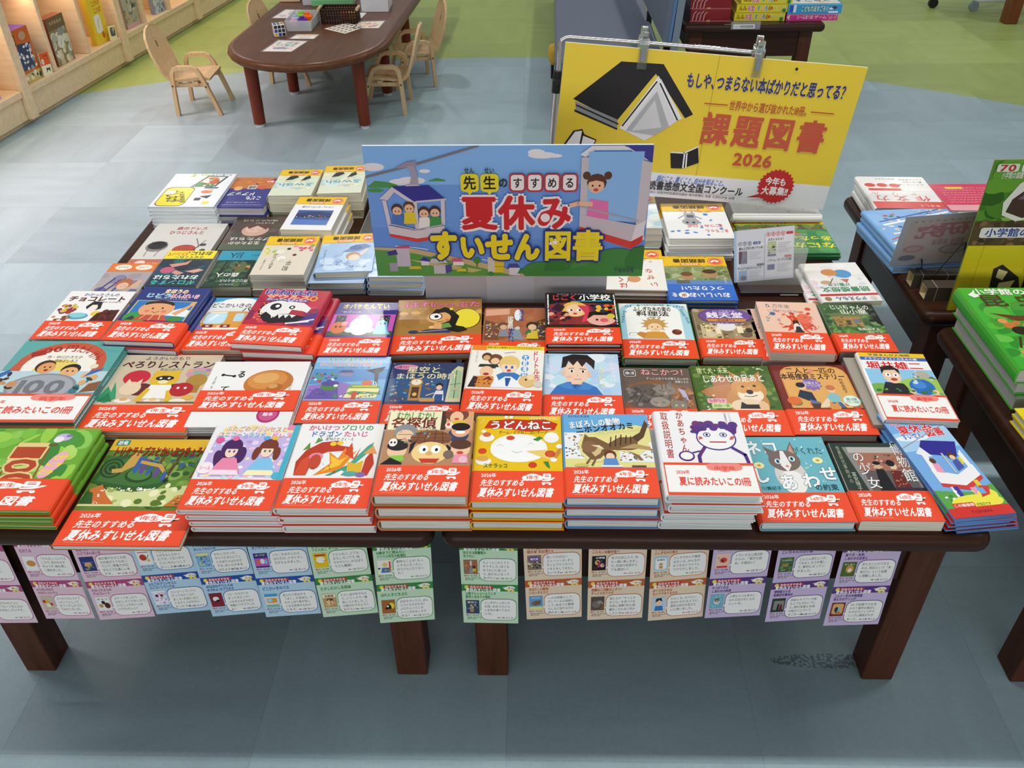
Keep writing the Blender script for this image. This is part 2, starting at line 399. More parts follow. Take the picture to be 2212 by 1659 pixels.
def draw_band(cv, kind):
    if kind == 'Y':
        cv.rect(0, 0, 100, 100, 'f2c419')
        cv.draw('t 4a3a10 .0 50 8 92 7 つらいこと青少年読書感想文全国コンクール;t 1a1408 .05 57 46 52 38 課題図書;q 57 80 16 9 f07a30;t fff .02 57 80 26 13 高等学校の部;e 16 52 12 36 e8602a;e 16 52 10.5 31 f6d8c8;e 16 52 9.6 29 e8602a;p fff5ee 9,46 13,62 17,50 22,64 24,52 18,36;t 6a4a10 .0 50 96 90 6 第七十二回青少年読書感想文全国コンクール')
    elif kind[0] == 'B':
        cv.draw('r 0 0 100 100 f6f4f0;r 0 92 100 100 e84a20;r 0 0 100 9 e84a20;r 0 0 1.2 100 e84a20;r 98.8 0 100 100 e84a20;e 67 90 20 9 f08a80;e 55 87 8 12 f08a80;e 67 84 9 13 f08a80;e 79 87 8 12 f08a80;t e04030 .05 67 82 24 14 %s;t e04030 .04 20 70 15 12 2026年;t e8402a .05 53 42 78 25 夏に読みたいこの1冊' % kind[1:])
    else:
        cv.draw('t fff .035 17 85 17 14 2026年;i fff .035 33 60 49 21 先生のすすめる;i fff .05 48 29 82 29 夏休みすいせん図書;e 66 79 8 12 fff;e 60 76 6 9 fff;e 72 77 6 9 fff;t %s .05 66 78 15 13 %s;r 8 9 40 10 f7b09a' % (RED, kind)+';'+ICON)

def book(name, w, d, t, cov, spec, band=None, spine='L', hard=True, flip=False, page='e9e6df', bh=.33, mat=GLOSS):
    root = bpy.data.objects.new(name, None); COL.objects.link(root); root.empty_display_size = .04
    tt = t-.0012; z0 = .0006; bt = .0022 if hard else .0006; ov = .003 if hard else .0005
    if tt < .007: bt = min(bt, .0012)
    r = min(tt*.3, .0045); R = spine == 'R'
    up_ = Matrix.Translation((0, 0, z0))
    m = MB(); x0, x1 = r*.6+bt, w-ov
    if R: x0, x1 = w-x1, w-x0
    m.box(x0, ov, bt, x1, d-ov, tt-bt, page, up_); m.build('pages', PAGES, root)
    m = MB(); m.prism(profile(w, tt, bt, r, R), 0, d, cov, up_ @ PXZ)
    a, b = (0, w-r) if R else (r, w)
    top = z0+tt
    cv = Canvas(m, (a, 0, top), (b-a, 0, 0), (0, d, 0))
    if flip: cv.base = 180          # printing that reads from the far side of the table
    cv.draw(spec); m.build('cover', mat, root)
    if band:
        m = MB(); g = .0004; y0, y1 = -.0003, d*bh
        if band == 'Y': y1 = d*.24
        col = 'f2c419' if band == 'Y' else ('f6f4f0' if band[0] == 'B' else RED)
        if flip: y0, y1 = d-y1, d+.0003
        zz = max(cv.h, 4e-4)+5e-5
        pr = profile(w+2*g, tt+2*g, g, r, R)
        m.prism(pr, y0, y1, col, Matrix.Translation((-g, 0, z0-g)) @ PXZ)
        m.face([(a, y0, top+zz), (b, y0, top+zz), (b, y1, top+zz), (a, y1, top+zz)], col)
        if flip: bc = Canvas(m, (b, y1, top+zz), (a-b, 0, 0), (0, y0-y1, 0))
        else: bc = Canvas(m, (a, y0, top+zz), (b-a, 0, 0), (0, y1-y0, 0))
        draw_band(bc, band); m.build('paper_band', SATIN if band != 'Y' else GLOSS, root)
    return root
ORD = ('on top of its stack', 'second from top of its stack', 'third from top of its stack', 'fourth from top of its stack', 'fifth from top of its stack', 'sixth from top of its stack', 'seventh from top of its stack')
def stack(label, x, y, rot, w, d, t, n, cov, spec, band=None, name='picture_book', z=.43, jit=None, cat='book', below='', **kw):
    """n copies of one book lying on each other; (x, y) is the front left corner of the top copy"""
    top = book(name, w, d, t, cov, spec, band, **kw); rd = random.Random(int(abs(x*1000)+abs(y*777)))
    for i in range(n):
        o = top if i == 0 else copy_tree(top)
        if i == 0: dx, dy, dr = 0, 0, 0
        elif jit: dx, dy, dr = jit[min(i, len(jit))-1]
        else: dx, dy, dr = rd.uniform(-.003, .003), rd.uniform(-.003, .003), rd.uniform(-1, 1)
        o.location = (x+dx, y+dy, z+(n-1-i)*t); o.rotation_euler = (0, 0, radians(rot+dr))
        tag(o, label+(below if n == 1 else ', '+(ORD[i] if i < n-1 or n == 2 and i == 0 else 'lowest in its stack')), cat, ('copies of the '+label) if n > 1 else None)
    return top

# ---- front row
stack('wide green forest picture book lying sideways', -1.063, .943, 0, .30, .203, .0105, 4, '6fae35',
 'k 60 3 0 0 100 100 6 12 4f9a2e,7cc043,9ad04a,b6dc6a,3f8a3a,8fca58;e 84 84 9 7 4f9a40;e 82 88 5 5 c9b8e0;e 80 85 3 4 f0ecf4;e 85 90 2 2 8a78b0;e 79 78 3 2 6a5a30;l 7a4a20 1.2 60,60 60,40;l 7a4a20 1.2 52,42 66,58;l 8a5a2a 1 60,74 60,34;l 8a5a2a 1 78,74 80,34;R -90;o b5461f e8d08a .05 .05 68 68 13 32 1;o b5461f e8d08a .05 .05 69 51 13 32 0;o b5461f e8d08a .05 .05 71 34 13 32 0;R 0;e 87 56 4.5 14 f0b0c4 -12;e 85 46 4 10 f0b0c4 -12;R -90;t f4d84a .06 89 62 5 14 も;t f4d84a .06 87 53 5 14 り;t f4d84a .06 85 44 5 14 の',
 '4年生', spine='R', page='cfe0b8', bh=.36)
stack('dinosaur picture book with green jungle scene and yellow top edge', -.752, .899, 0, .203, .255, .0095, 1, '5f8434',
 'k 90 5 0 34 100 88 3 7 3f6e2a,5c8a34,7da040,2f5a24,86a850;l 6a4a28 2.5 52,86 50,62;l 5a4020 3 66,86 62,58;l 6a4a28 3 88,86 84,62;k 30 8 40 60 100 88 2 4 2f5a2a,48702c,3a5f80;p d4dc98 0,34 8,50 40,47 100,56 100,34;k 26 9 20 36 98 54 2 5 5a7a2c,eef0c0,3f6426,9cb060;p 2f5c28 0,56 2,72 10,82 22,84 38,80 52,76 62,66 66,58 60,51 46,49 30,49 14,53;p 3f7032 4,58 8,74 20,80 36,76 50,72 58,64 60,56 40,52 20,55;e 12 70 10 10 24401e 20;e 12 70 8.4 8.4 3a6a30 20;e 12 70 6.6 6.6 24401e 20;e 12 70 5 5 3a6a30 20;e 12 70 3 3 24401e 20;e 38 63 12 7 284a20 -10;e 38 64 10 5.6 4f8440 -10;p c8a04a 12,69 20,70 24,86 29,86 34,79 30,72 22,66 14,65;p 3a5fa0 31,82 38,80 34,64 30,68;p 6a4a90 38,80 42,79 40,64 36,66;p 3a5fa0 44,78 48,77 46,63 43,64;p 6a4a90 50,76 54,74 54,61 50,62;p c8a04a 34,78 54,74 64,62 62,61 52,71 34,75;p 3a5fa0 58,68 62,65 62,57 58,59;e 63 58 2 1.6 1a2a14;k 30 6 18 48 58 51 .6 1.4 fff,f4f4d0;p d07030 2,36 4,50 12,54 20,44 30,36;p 2f5c28 0,36 2,48 8,46 12,36;k 9 2 12 36 16 50 .6 1 fff;p c87a30 72,34 80,44 94,46 98,34;k 14 4 78 36 92 43 1 2 8a5020,e0a050;r 0 88 100 100 e3b52c;q 9 96 6 3 3a8a78;t fff .03 9 96 9 4 恐竜;o a82a12 2a1408 .05 .035 52 87 94 9 トリケラトプスとかいぶつきょうりゅう',
 '1年生', hard=False, bh=.30)
stack('pastel picture book with two twin princesses in frilly dresses', -.561, .943, -.6, .151, .209, .0117, 4, 'eef0f4',
 'p c8b8ea 4,36 96,36 94,86 6,86;k 70 4 4 34 94 96 2 5 f4c6dc,cfe4f6,f8ecb0,b8a0e0,e8d8f4,f4f0fa;k 26 11 4 88 94 98 3 6 f6e2a0,f8d8e4;o c8963a fff .05 .05 50 94.5 74 6.5 ふたごのプリンセスと;o 4a90d0 fff .06 .05 35 87 56 6.5 ユニコーンランド;o e06090 fff .06 .05 82 86.5 26 6 ドレス;e 30 70 12 12 4a2460;e 22 54 7 14 4a2460 20;e 43 62 6 10 4a2460;e 31 66 7 7.5 f8dcc8;p 4a2460 23,69 39,69 37,76 25,76;e 28.5 66 1.3 1.6 6a4a90;e 34 66 1.3 1.6 6a4a90;e 72 72 11 10 7a3a24;e 60 64 4 8 7a3a24;e 84 64 4 8 7a3a24;e 72 67 7 7.5 f8dcc8;p 7a3a24 64,70 80,70 78,77 66,77;e 69.5 67 1.3 1.6 3a7a5a;e 75 67 1.3 1.6 3a7a5a;p f08ab0 24,58 40,58 50,40 14,40;p fbe3ee 18,44 46,44 50,38 14,38;p 86c6ee 64,58 80,58 90,40 54,40;p fdf2c0 58,44 86,44 90,38 54,38;e 30 82 4 3 f070a0;e 66 83 4 2.5 60b0e8;e 76 83 4 2.5 f0c040;e 12 80 5 4 e85a9a;e 92 38 5 4 50b8d8;e 9 46 9 7 fbeef4;t e05a90 .03 9 46 13 5 シール;r 94 0 100 100 46b4cc;r 86 94 94 100 ee8ab4',
 '2年生', jit=[(.012, -.001, .3), (.016, -.003, 1), (.017, -.004, .8)])
stack('white hardback with red fire-breathing dragon drawing', -.407, .944, .2, .149, .208, .0166, 3, 'f3f3f1',
 't d8508a .05 28 94.5 38 7 かいけつ;t 3a9a60 .05 68 94.5 40 7 ゾロリの;t 4a70c0 .05 32 86.5 38 7 ドラゴン;t d85a90 .05 68 86.5 30 7 たいじ;t 444 .01 50 80 34 4 原 ゆたか さく・え;p c03a22 8,36 6,52 14,66 30,76 50,78 52,72 66,70 68,66 40,64 26,58 22,36;p d85030 8,36 12,54 22,62 22,36;e 52 75 4 2.6 f2d23a;e 44 74 4 2.6 f2d23a;e 66 68 3 2 8a2416;p 5f9a40 10,66 16,76 18,68;p 5f9a40 22,74 24,82 30,78;l 3a8a6a .8 30,78 24,86;l 3a8a6a .8 38,80 36,88;p ee8a24 42,64 46,50 30,36 60,42 74,66 64,58 60,70 54,56;p f6c83a 44,60 48,50 38,40 58,48 64,58 56,54;p d84a20 60,62 66,76 72,56 78,70 74,54;p 4aa88a 62,42 86,72 92,76 90,66 66,40;p 3f9a80 44,36 74,52 76,50 50,36;p c03a22 84,36 86,56 92,66 97,50 92,36;p e8a05a 82,62 92,72 98,62;e 28 58 8 5 e890a8;e 28 52 7 9 c84a30;p e2b92a 68,40 66,52 76,50 84,54 84,40;e 72 38 9 3 5aa8a0;e 84 37 6 3 8a6ab0;k 10 7 26 36 64 50 .5 1.2 6a3a20',
 '2年生', jit=[(.005, -.003, .3), (.010, -.006, .4)])
stack('brown hardback with cartoon faces and checked cap', -.251, .95, 0, .15, .209, .0243, 3, 'c79b6a',
 'r 0 76 62 100 f3ecc6;r 62 76 68 100 4a3526;r 68 76 100 100 e2a878;r 0 34 100 76 b88a64;t 4a9a44 .05 33 94 50 10 むかしむかし;t 7a2a1c .05 30 85 54 13 名探偵;t 333 .01 32 78 50 4 作 杉山 亮 絵 中川大輔;e 80 96 14 9 7a4632;e 80 92 8 8 f0c49a;p dcc23a 70,80 76,88 90,88 96,80;e 80 90 3 1.5 e04a30;e 72 82 5 4 f4ece0;e 71 83 2 2 d84030;e 84 70 12 10 3a4668;e 86 76 11 9 e8b088;e 86 80 11 5 20181a;e 86 73 6 2 fff;e 22 74 13 9 8f9298;e 22 69 10 7 f0cda4;l 333 .8 14,70 30,70;p 2a2a38 8,58 22,64 36,58 36,70 30,64 14,64;e 53 66 24 9 8a5636;p 7a4a2e 30,64 76,64 74,60 32,60;l 5f3820 1 36,60 40,74;l 5f3820 1 46,60 47,76;l 5f3820 1 57,60 58,76;l 5f3820 1 67,60 65,74;l 5f3820 1 32,66 74,66;l 5f3820 1 34,71 70,71;p 18161a 30,58 36,62 34,52 30,46;p 18161a 72,58 80,52 76,46 70,50;e 54 48 21 13 f3d38c;e 46 52 5.5 5 fff;e 60 52 5.5 5 fff;e 47 51.5 1.8 2 222;e 61 51.5 1.8 2 222;e 53 47 4 2.5 e0b070;p c83a2a 42,41 66,41 62,36 46,36;e 16 50 11 9 f0c8a0;e 16 56 12 6 1a181c;p 8ac84a 8,36 26,38 24,45 10,44;e 10 60 5 5 f4f2ee;e 8 60 1.2 1.4 222;e 12 60 1.2 1.4 222;e 88 52 11 9 f2caa4;e 88 58 12 6 5a3626;e 88 48 4 2 d04a40;p ee98b0 80,36 98,36 96,46 82,46;e 75 46 6 5 7a6a60;e 92 40 5 4 f0c0d0;p 141216 0,34 10,42 24,36 24,34;k 14 5 2 60 60 74 1 2 88a860,d8a0a0,60a0c0',
 '3年生', jit=[(.004, -.003, .2), (.006, -.006, .3)])
stack('yellow hardback with round white dumpling and pizza slice', -.099, .952, 0, .149, .212, .0197, 3, 'edc414',
 'r 32 97 36 100 fff;r 38 97 42 100 fff;p c83418 8,84 14,94 40,96 60,95 80,96 96,90 92,82 60,80 30,84;o fff 6a1a0c .05 .03 52 88 76 11 うどんねこ;t 7a3a10 .02 56 79 60 4 チーム・ピザねこ、はいチーズ！;t fff .03 80 97 34 3.5 どどんと！うどん！ねこ;e 50 60 33 17 f6f5f1;e 50 58 33 15 fafaf8;l c9c6bc .8 24,62 28,64 32,62;l c9c6bc .8 60,64 64,66 68,64;l b8b4a8 .8 42,56 48,54 54,56;p f0cf70 58,56 84,58 98,54 92,46 84,46;p d08a3a 92,46 98,54 99,60 97,60 88,50;e 86 53 6 4 c83a20;e 86 53 4.5 3 d85a30;e 97 62 4 2.6 f8f6ee;e 90 46 4 2.6 f8f6ee;e 40 72 5 2.8 d84a20;e 8 56 5 3.4 d84a20;e 66 40 5 3.4 d0441c;p 3a8a3a 66,70 74,74 78,72 72,68;p 3a8a3a 78,44 82,38 86,36 84,44;e 12 72 9 5 f8f6f0;e 12 76 5 3 d06a40;e 10 44 9 4.5 f6f2e6;e 9 47 7 3 e0a850;e 88 72 9 6 f8f6f0;e 88 76 7 3 fbfaf6;e 8 80 3 2 f4f0e4;t 3a7a30 .04 24 39 28 5 スケラッコ;l f6e090 1 4,90 8,96;l f6e090 1 90,80 96,78',
 '3年生', page='dfe3e2', jit=[(.001, -.003, 0), (.001, -.005, 0)])
stack('wolf picture book, striped wolf leaping over a reading girl', .05, .957, 0, .15, .207, .0212, 3, '5d9fd6',
 'p 6aaee0 0,70 100,80 100,100 0,100;p e4e090 0,34 100,34 100,82 84,86 60,80 30,76 20,70 10,60 0,56;r 0 44 30 76 f0f2f2;k 46 3 1 46 29 75 .8 1.6 8a4a3a,c8a060,4a6a8a,6a8a5a;r 62 40 100 64 eef0ee;k 60 4 62 42 99 62 .8 1.6 8a4a3a,c8a060,4a6a8a,8a8a5a,a05030;t 3a3a4a .0 18 97 26 3 たけたにちほみ;R 8;o f8f6f0 5d9fd6 .05 .02 36 88 62 9 まぼろしの動物;t 1a1a1c .04 48 82 70 8.5 ニホンオオカミ;t f0e8a0 .02 66 78 60 4 小学生、なぞのはくせいの正体を追う;R 0;p e9df96 16,64 24,76 46,70 66,76 84,72 96,90 98,92 94,70 98,58 84,48 60,54 40,40 26,40 18,50;p 7a5c3a 20,62 24,74 28,70 36,70 50,62 64,70 78,70 84,64 84,56 76,54 50,54 40,44 30,42 26,46 20,52;p 5a4028 78,70 88,76 96,92 99,86 92,70 84,64;p b89a62 62,56 80,62 98,58 98,54 82,56;p 8a6a44 70,54 84,48 88,42 84,42 76,50;p d9bc86 28,54 44,58 40,50 34,46;e 28 58 9 7 8a6846;p e8d8b8 30,60 46,54 40,60;e 45 54 1 .8 1a1210;l 3a2818 1.3 52,58 54,70;l 3a2818 1.3 58,59 60,72;l 3a2818 1.3 64,60 66,73;l 3a2818 1.3 70,62 72,72;l 3a2818 1.3 76,63 77,71;l 7a5c3a 2.4 36,46 30,36;l 7a5c3a 2.4 30,46 24,38;e 51 48 7 6 6a3a22;e 51 46 5 4.5 f4d2b0;p 5a90d0 42,36 60,36 58,44 44,44;r 40 34 64 36 f4f0e4;e 18 36 8 2 d8c46a;r 74 34 90 36 6a5040',
 '4年生', jit=[(0, -.003, 0), (.002, -.006, 0)])
stack('white hardback with crayon-drawn purple curly-haired mother', .207, .958, -.5, .149, .208, .0173, 4, 'f1f2f2',
 'v b02a24 .02 10 70 9 58 取扱説明書;v b02a24 .03 28 74 9 52 かあちゃん;v 4a5a80 .0 88 92 3 14 いとうみく;v 8a4a50 .0 83 92 3 13 佐藤真紀子;k 60 5 42 74 90 84 4 6 5a2a8a,4a2a80,6a2a70,7a2a6a;e 66 66 23 15 4a2a86;e 66 66 21.5 13.6 f4f4f3;k 26 8 44 77 88 84 3.5 5 5a2a8a,4a2a80,6a2a70;e 56 70 4.5 3 5a6ab0;e 56 70 3.2 2 f4f4f3;e 56 70 1.4 1.6 1a1440;e 75 70 4.5 3 5a6ab0;e 75 70 3.2 2 f4f4f3;e 75 70 1.4 1.6 1a1440;l a83040 2 58,61 76,61;k 8 3 46 64 50 67 1 2 d85a5a;k 8 4 82 64 86 67 1 2 d85a5a;l 4a2a86 4 50,54 42,44 42,34;l 4a2a86 4 82,54 94,46 96,34;l 8a2a5a 1.6 49,53 44,44;e 28 44 9 6 5a2a80;e 28 44 7 4.4 f4f4f3;l 4a2a86 2 36,48 44,50',
 'B中学年', bh=.36, jit=[(.006, -.004, .4), (-.004, -.006, .6), (-.007, -.006, .5)], page='dfe6e2')
stack('turquoise book with grey and white cat portrait', .359, .948, .6, .152, .206, .021, 1, '6fb8c6',
 'k 30 6 10 40 98 98 1 1.6 cfe8ee,a8d4de;o f6f8f6 4a7a86 .06 .02 24 86 40 17 ネコ;t 2a4a54 .0 76 82 36 9 がくれた;e 48 52 18 20 d8d4d0;e 48 44 14 14 f2f0ee;e 46 70 18 13 7a6a62;p 7a6a62 30,74 26,88 40,80;p 7a6a62 52,82 60,94 62,76;p c89a8c 54,82 59,90 60,78;p f0eeec 44,82 48,82 52,64 46,56 40,64;e 38 69 3.6 3.2 fff;e 38 69 2.4 2.6 6aa6c8;e 38 69 1 1.8 111;e 55 72 3.6 3.2 fff;e 55 72 2.4 2.6 6aa6c8;e 55 72 1 1.8 111;e 47 63 2 1.4 d88a80;e 15 64 6 4 f2eeb0;e 15 64 2 1.5 d8a030;e 84 70 6 4 f2eeb0;e 84 70 2 1.5 d8a030;o f6f8f6 4a7a86 .06 .02 42 44 20 18 あ;o f6f8f6 4a7a86 .06 .02 68 46 20 17 わ;o f6f8f6 4a7a86 .06 .02 90 54 20 16 せ;o f6f8f6 4a7a86 .06 .02 14 52 18 18 し;t 2a4a54 .02 82 38 26 7 の約束;t 2a4a54 .0 18 37 28 4.5 有川美紀子',
 '5-6年生', page='e8eae6', bh=.32)
stack('dark green novel with brick museum and couple in kimono', .512, .95, 0, .134, .187, .0235, 1, '2c3b34',
 'p 8a8a86 14,94 92,94 96,36 26,36;r 26 62 92 92 a8705c;r 20 86 92 94 b8b6b0;k 30 3 30 64 90 84 1.2 2 5a4a44,d8c8b8;r 30 36 92 62 5f5a58;p 1a1a1e 40,36 46,64 56,64 60,36;e 50 68 4 4 d8b090;e 50 72 5 2.5 111;p 6a2420 60,36 64,62 76,62 82,36;e 70 68 4.5 4.5 e8c4a4;e 68 72 5.5 4.5 1a1416;k 26 5 62 38 80 60 .8 1.4 c88a6a,8a3a34;o f4f4f2 444 .01 .015 85 91 15 16 博;o f4f4f2 444 .01 .015 86 74 15 15 物;o f4f4f2 444 .01 .015 86 56 17 16 館;o f4f4f2 444 .01 .015 30 80 16 13 の;o f4f4f2 444 .01 .015 32 64 15 15 少;o f4f4f2 444 .01 .015 36 46 17 14 女;v b0b8a0 .0 8 70 5 50 怪異研究事始めの;v c9cdb8 .0 15 48 6 24 富安陽子;r 60 36 96 40 2a2a44',
 '5-6年生', page='efe8d4', bh=.36, jit=None, hard=False)
for i in range(12):     # folded leaflets, fanned a little
    if i == 0:
        m = MB(); r0 = bpy.data.objects.new('leaflet', None); COL.objects.link(r0)
        m.box(0, 0, 0, .101, .262, .0026, '5d8fd0')
        m.face([(0, 0, .0027), (.101, 0, .0027), (.101, .262, .0027), (0, .262, .0027)], '79b0e8')
        cv = Canvas(m, (0, 0, .0027), (.101, 0, 0), (0, .262, 0))
        cv.draw('p a8d0f0 0,78 100,84 100,62 0,60;e 80 92 14 3 eaf4fc;e 30 73 30 3 eaf4fc;R 4;o e0482a fff .05 .03 12 90 9 6 先;o e0482a fff .05 .03 22 90 9 6 生;t 333 .03 30 90 5 4 の;q 40 90.5 4.5 2.6 f2e23a;q 51 91 4.5 2.6 fff;q 62 91.5 4.5 2.6 f2e23a;q 73 92 4.5 2.6 fff;t 222 .03 57 91 42 4 すすめる;o d8282e fff .05 .03 46 82 64 8 夏休み;o 2a62c8 fff .05 .03 32 75 38 6 すいせん;o d8282e fff .05 .03 74 77 34 8 図書;R 0;l 9a9a9e 1.4 0,64 100,84;p 2f2a94 20,58 40,70 96,66 80,52;p f0f0f4 16,58 30,64 40,54 30,54;p f4f4f6 20,36 24,58 32,58 32,38;p f4f4f6 84,36 84,54 92,58 92,42;p f4f4f6 20,30 58,26 94,34 94,44 58,36 20,42;p d83a34 20,30 58,26 94,34 94,31 58,22 20,27;l c8c8d0 3 58,38 58,56;p f0a0b8 28,40 40,38 40,47 30,48;e 34 50 5 2.6 5a3620;p 4a58b0 64,39 78,42 76,50 66,48;e 71 53 7 3.4 5a3620;e 71 51.6 4.6 2.2 f4cda8;p e8d83a 78,44 84,46 84,52 79,51;p 5aa84a 0,8 100,8 100,26 60,20 0,24;r 30 14 40 26 e8e8ee;r 34 14 42 26 3a3a9a;r 60 16 70 24 e8a0c0;r 74 18 82 30 e8d03a;k 18 4 8 10 92 22 2 4 3f8a3a,c8e090,fff;e 56 12 42 6 f2ea4a;e 80 17 16 5 f2ea4a;q 30 10 18 2 e0402a;t fff .03 30 10 34 2.4 この図書館;t 2a5a2a .03 62 9.5 24 2.6 が目印です;p d83a34 68,15 84,17 92,24 76,25;r 70 18 80 23 6ab0e8;r 0 0 100 8 d8322a;t 7a1a1a .04 50 4 34 3 TOHAN')
        m.build('printed_sheet', GLOSS, r0); o = r0
    else: o = copy_tree(r0)
    o.location = (.655+i*.0012*(1 if i % 3 else -.6), .945+.0004*(i % 3), .43+(11-i)*.00275); o.rotation_euler = (0, 0, radians(8-(i % 4)*.5))
    tag(o, 'glossy blue leaflet with white cable car, '+(ORD[i] if i < 7 else ('eighth', 'ninth', 'tenth', 'eleventh')[i-7]+' from top of its stack' if i < 11 else 'lowest in its stack'), 'leaflet', 'cable-car leaflets at the table corner')

# ---- second row
stack('large teal picture book with crowd around huge silver coin', -1.04, 1.17, 0, .214, .262, .009, 4, '5fa9a6',
 'e 50 68 42 30 c8583a;e 50 66 34 24 f4eee4;e 50 60 22 15 ead36a;r 0 34 100 60 b8d4dc;p c8583a 6,60 16,60 16,68 8,68;p c8583a 84,60 94,60 92,68 84,68;R 24;t a8281e .06 22 83 16 9 1;R 14;t a8281e .06 33 88 18 9 00;R 0;t a8281e .05 50 90 12 9 円;R -14;t a8281e .05 64 88 14 9 たん;R -32;t a8281e .05 79 80 14 9 けん;R 0;t 5a4a20 .01 50 78 34 4 作・中川ひろたか;t 5a4a20 .01 50 73 30 4 え・岡本よしろう;e 38 66 9 8 4a2a18;e 40 64 8 7 e0a060;e 38 65 1 1 222;e 43 65 1 1 222;e 41 61 2 1.4 8a3020;e 64 62 9 7 2a1c16;e 64 59 8 6 e8b078;e 62 60 1 1 222;e 67 60 1 1 222;e 48 40 32 17 8e9298;e 48 40 29 15 a6aab0;t 74787e .06 48 41 44 20 100;k 9 4 6 36 22 56 3 5 e0a870,c89060,3a2a20;k 10 5 78 36 94 56 3 5 e0a870,3a7a8a,2a4a3a,e8b888;p 3a6ab0 80,52 92,60 94,64 84,60;p 3a6ab0 2,50 10,58 8,62 0,56;p 8a5a3a 86,34 100,36 100,48 90,44;e 84 66 4 3 e8dcc0',
 'B低学年', spine='L', bh=.32, page='e2e2dc')
stack('beige picture book with yellow bear and red monsters dining', -.829, 1.164, 0, .204, .241, .0102, 2, 'cfbfa4',
 't 4a3a5a .02 46 95 46 5 ようかいのもり;t 4a1a20 .05 50 86 92 10 ぺろりレストラン;t 333 .0 56 79 24 4 長谷川あかり;e 26 68 13 10 c8283c;p c8283c 20,62 26,52 34,60;p e0a040 40,73 52,75 52,71 42,70;e 84 74 12 8 c89aa8;k 14 3 74 70 94 80 2 3 8ab0a0,e0a080,a080b0;e 86 64 10 9 b08a3a;p a88038 78,48 92,48 92,58 80,58;e 54 66 14 11 e2b82c;e 45 74 4 4 e2b82c;e 63 74 4 4 e2b82c;e 54 67 9 3.5 2a2430;e 50 67 1.3 1.2 fff;e 58 67 1.3 1.2 fff;e 54 62 5 2.6 f4e4b0;e 36 52 12 8 6a2430;e 72 52 14 8 6a2430;p f4f0e8 40,40 44,58 64,58 70,40;p e2b82c 36,38 42,54 46,52 42,36;p e2b82c 66,52 72,38 66,36 62,50;e 26 53 10 9 e8d0b0;p e8d0b0 18,58 20,66 25,60;p e8d0b0 28,60 33,66 34,58;e 76 52 11 9 b8242a;e 72 54 1.4 1.4 fff;e 79 54 1.4 1.4 fff;p 3a9a6a 0,38 4,56 10,48 8,62 14,50 18,40 10,34;p 2a7a50 2,36 8,48 16,36;e 26 37 8 3 f2e8d8;e 26 39 4 2 e0a870;e 54 37 8 3 f2e8d8;e 54 39 4 2 e8c080;e 78 37 8 3 f2e8d8;e 86 42 6 3 e0b050;r 40 34 100 36 7a5a3a',
 '1年生', bh=.32, page='d8d4ca')
stack('white picture book with one glossy brown bread roll', -.634, 1.176, .4, .193, .205, .0105, 2, 'f3f3f2',
 'e 64 66 25 20 c87a34 12;e 62 70 20 14 d9924a 12;e 60 73 13 8 e4ab66 12;e 72 58 8 6 b86a28 12;e 70 60 5 3.5 d8a060 12;v 1a1416 .04 22 56 10 10 て;l 2a1814 2 14,78 26,76;e 14 78 2 2 2a1814;e 26 76 2 2 2a1814;t 1a1416 .05 33 79 9 11 る;v 333 .0 8 66 3 20 えほん;v 333 .0 88 54 3 18 おにだたかし;e 76 18 11 12 b82a72;e 76 18 9 9.5 d05a90;t fff .03 76 18 10 5 絵本',
 None, page='dcdcd8')
# its band sits higher than on the other books, so it is built on the topmost copy here
def loose_band(parent_index, w, d, t, y0, y1, kind):
    par = [o for o in COL.objects if o.get('label', '').startswith(parent_index)][0]
    m = MB(); g = .0005; m.prism(profile(w+2*g, t-.0012+2*g, g, .003, False), y0, y1, RED, Matrix.Translation((-g, 0, .0006-g)) @ PXZ)
    zt = t-.0006+.0016; m.face([(0, y0, zt), (w, y0, zt), (w, y1, zt), (0, y1, zt)], RED)
    draw_band(Canvas(m, (0, y0, zt), (w, 0, 0), (0, y1-y0, 0)), kind); m.build('paper_band', SATIN, par)
loose_band('white picture book with one glossy brown bread roll, on top', .193, .205, .0105, .045, .108, '1年生')
stack('purple and blue picture book with airship and castle', -.432, 1.182, 0, .15, .21, .0130, 2, '7fb6e2',
 'r 0 90 100 100 9cc8ee;o 4a9a3a fff .04 .04 46 95 62 6 キャベたまたんてい;o d8662a fff .04 .04 48 88 84 7 かいとうセロリのちょうせんじょう;t 445 .0 50 82 50 3 三田村信行 作 宮本えつよし 絵;p 5a92cc 0,56 100,64 100,80 0,80;p 9a78c4 0,34 0,54 40,60 70,52 66,34;p 6a58a8 0,34 10,50 40,50 44,34;e 28 53 12 6 4a8a3a;e 28 57 12 4 5a4a9a;e 36 54 3 2 f4f0d0;k 24 3 2 60 36 74 1.5 3 c83a3a,f0d04a,5aa050,f4f4f4,3a5aa0;r 36 68 54 74 8a8ab0;p 5a5a90 34,74 56,74 52,78 38,78;p 3a3a44 70,78 96,84 92,76 84,72;p 4a4a54 82,78 86,56 90,56 88,80;l d8e8f4 1.4 84,60 90,40;l d8e8f4 1.4 87,60 94,42;p f2e6a0 50,36 54,50 94,50 92,36;p 6aa850 50,50 58,56 92,54 96,50;p 6aa850 48,42 60,46 94,44 98,41;r 60 34 66 40 c8503a;p c8503a 56,40 70,40 63,46;e 76 58 7 4 d86a3a;r 58 52 90 54 e8c83a;k 20 6 46 34 96 46 1 2 3a6a9a,c8503a,f4f4e8;p 3a9a4a 36,36 42,36 40,42;k 12 8 2 36 30 48 1 2 5a48a0,7a68b8',
 '2年生', bh=.32)
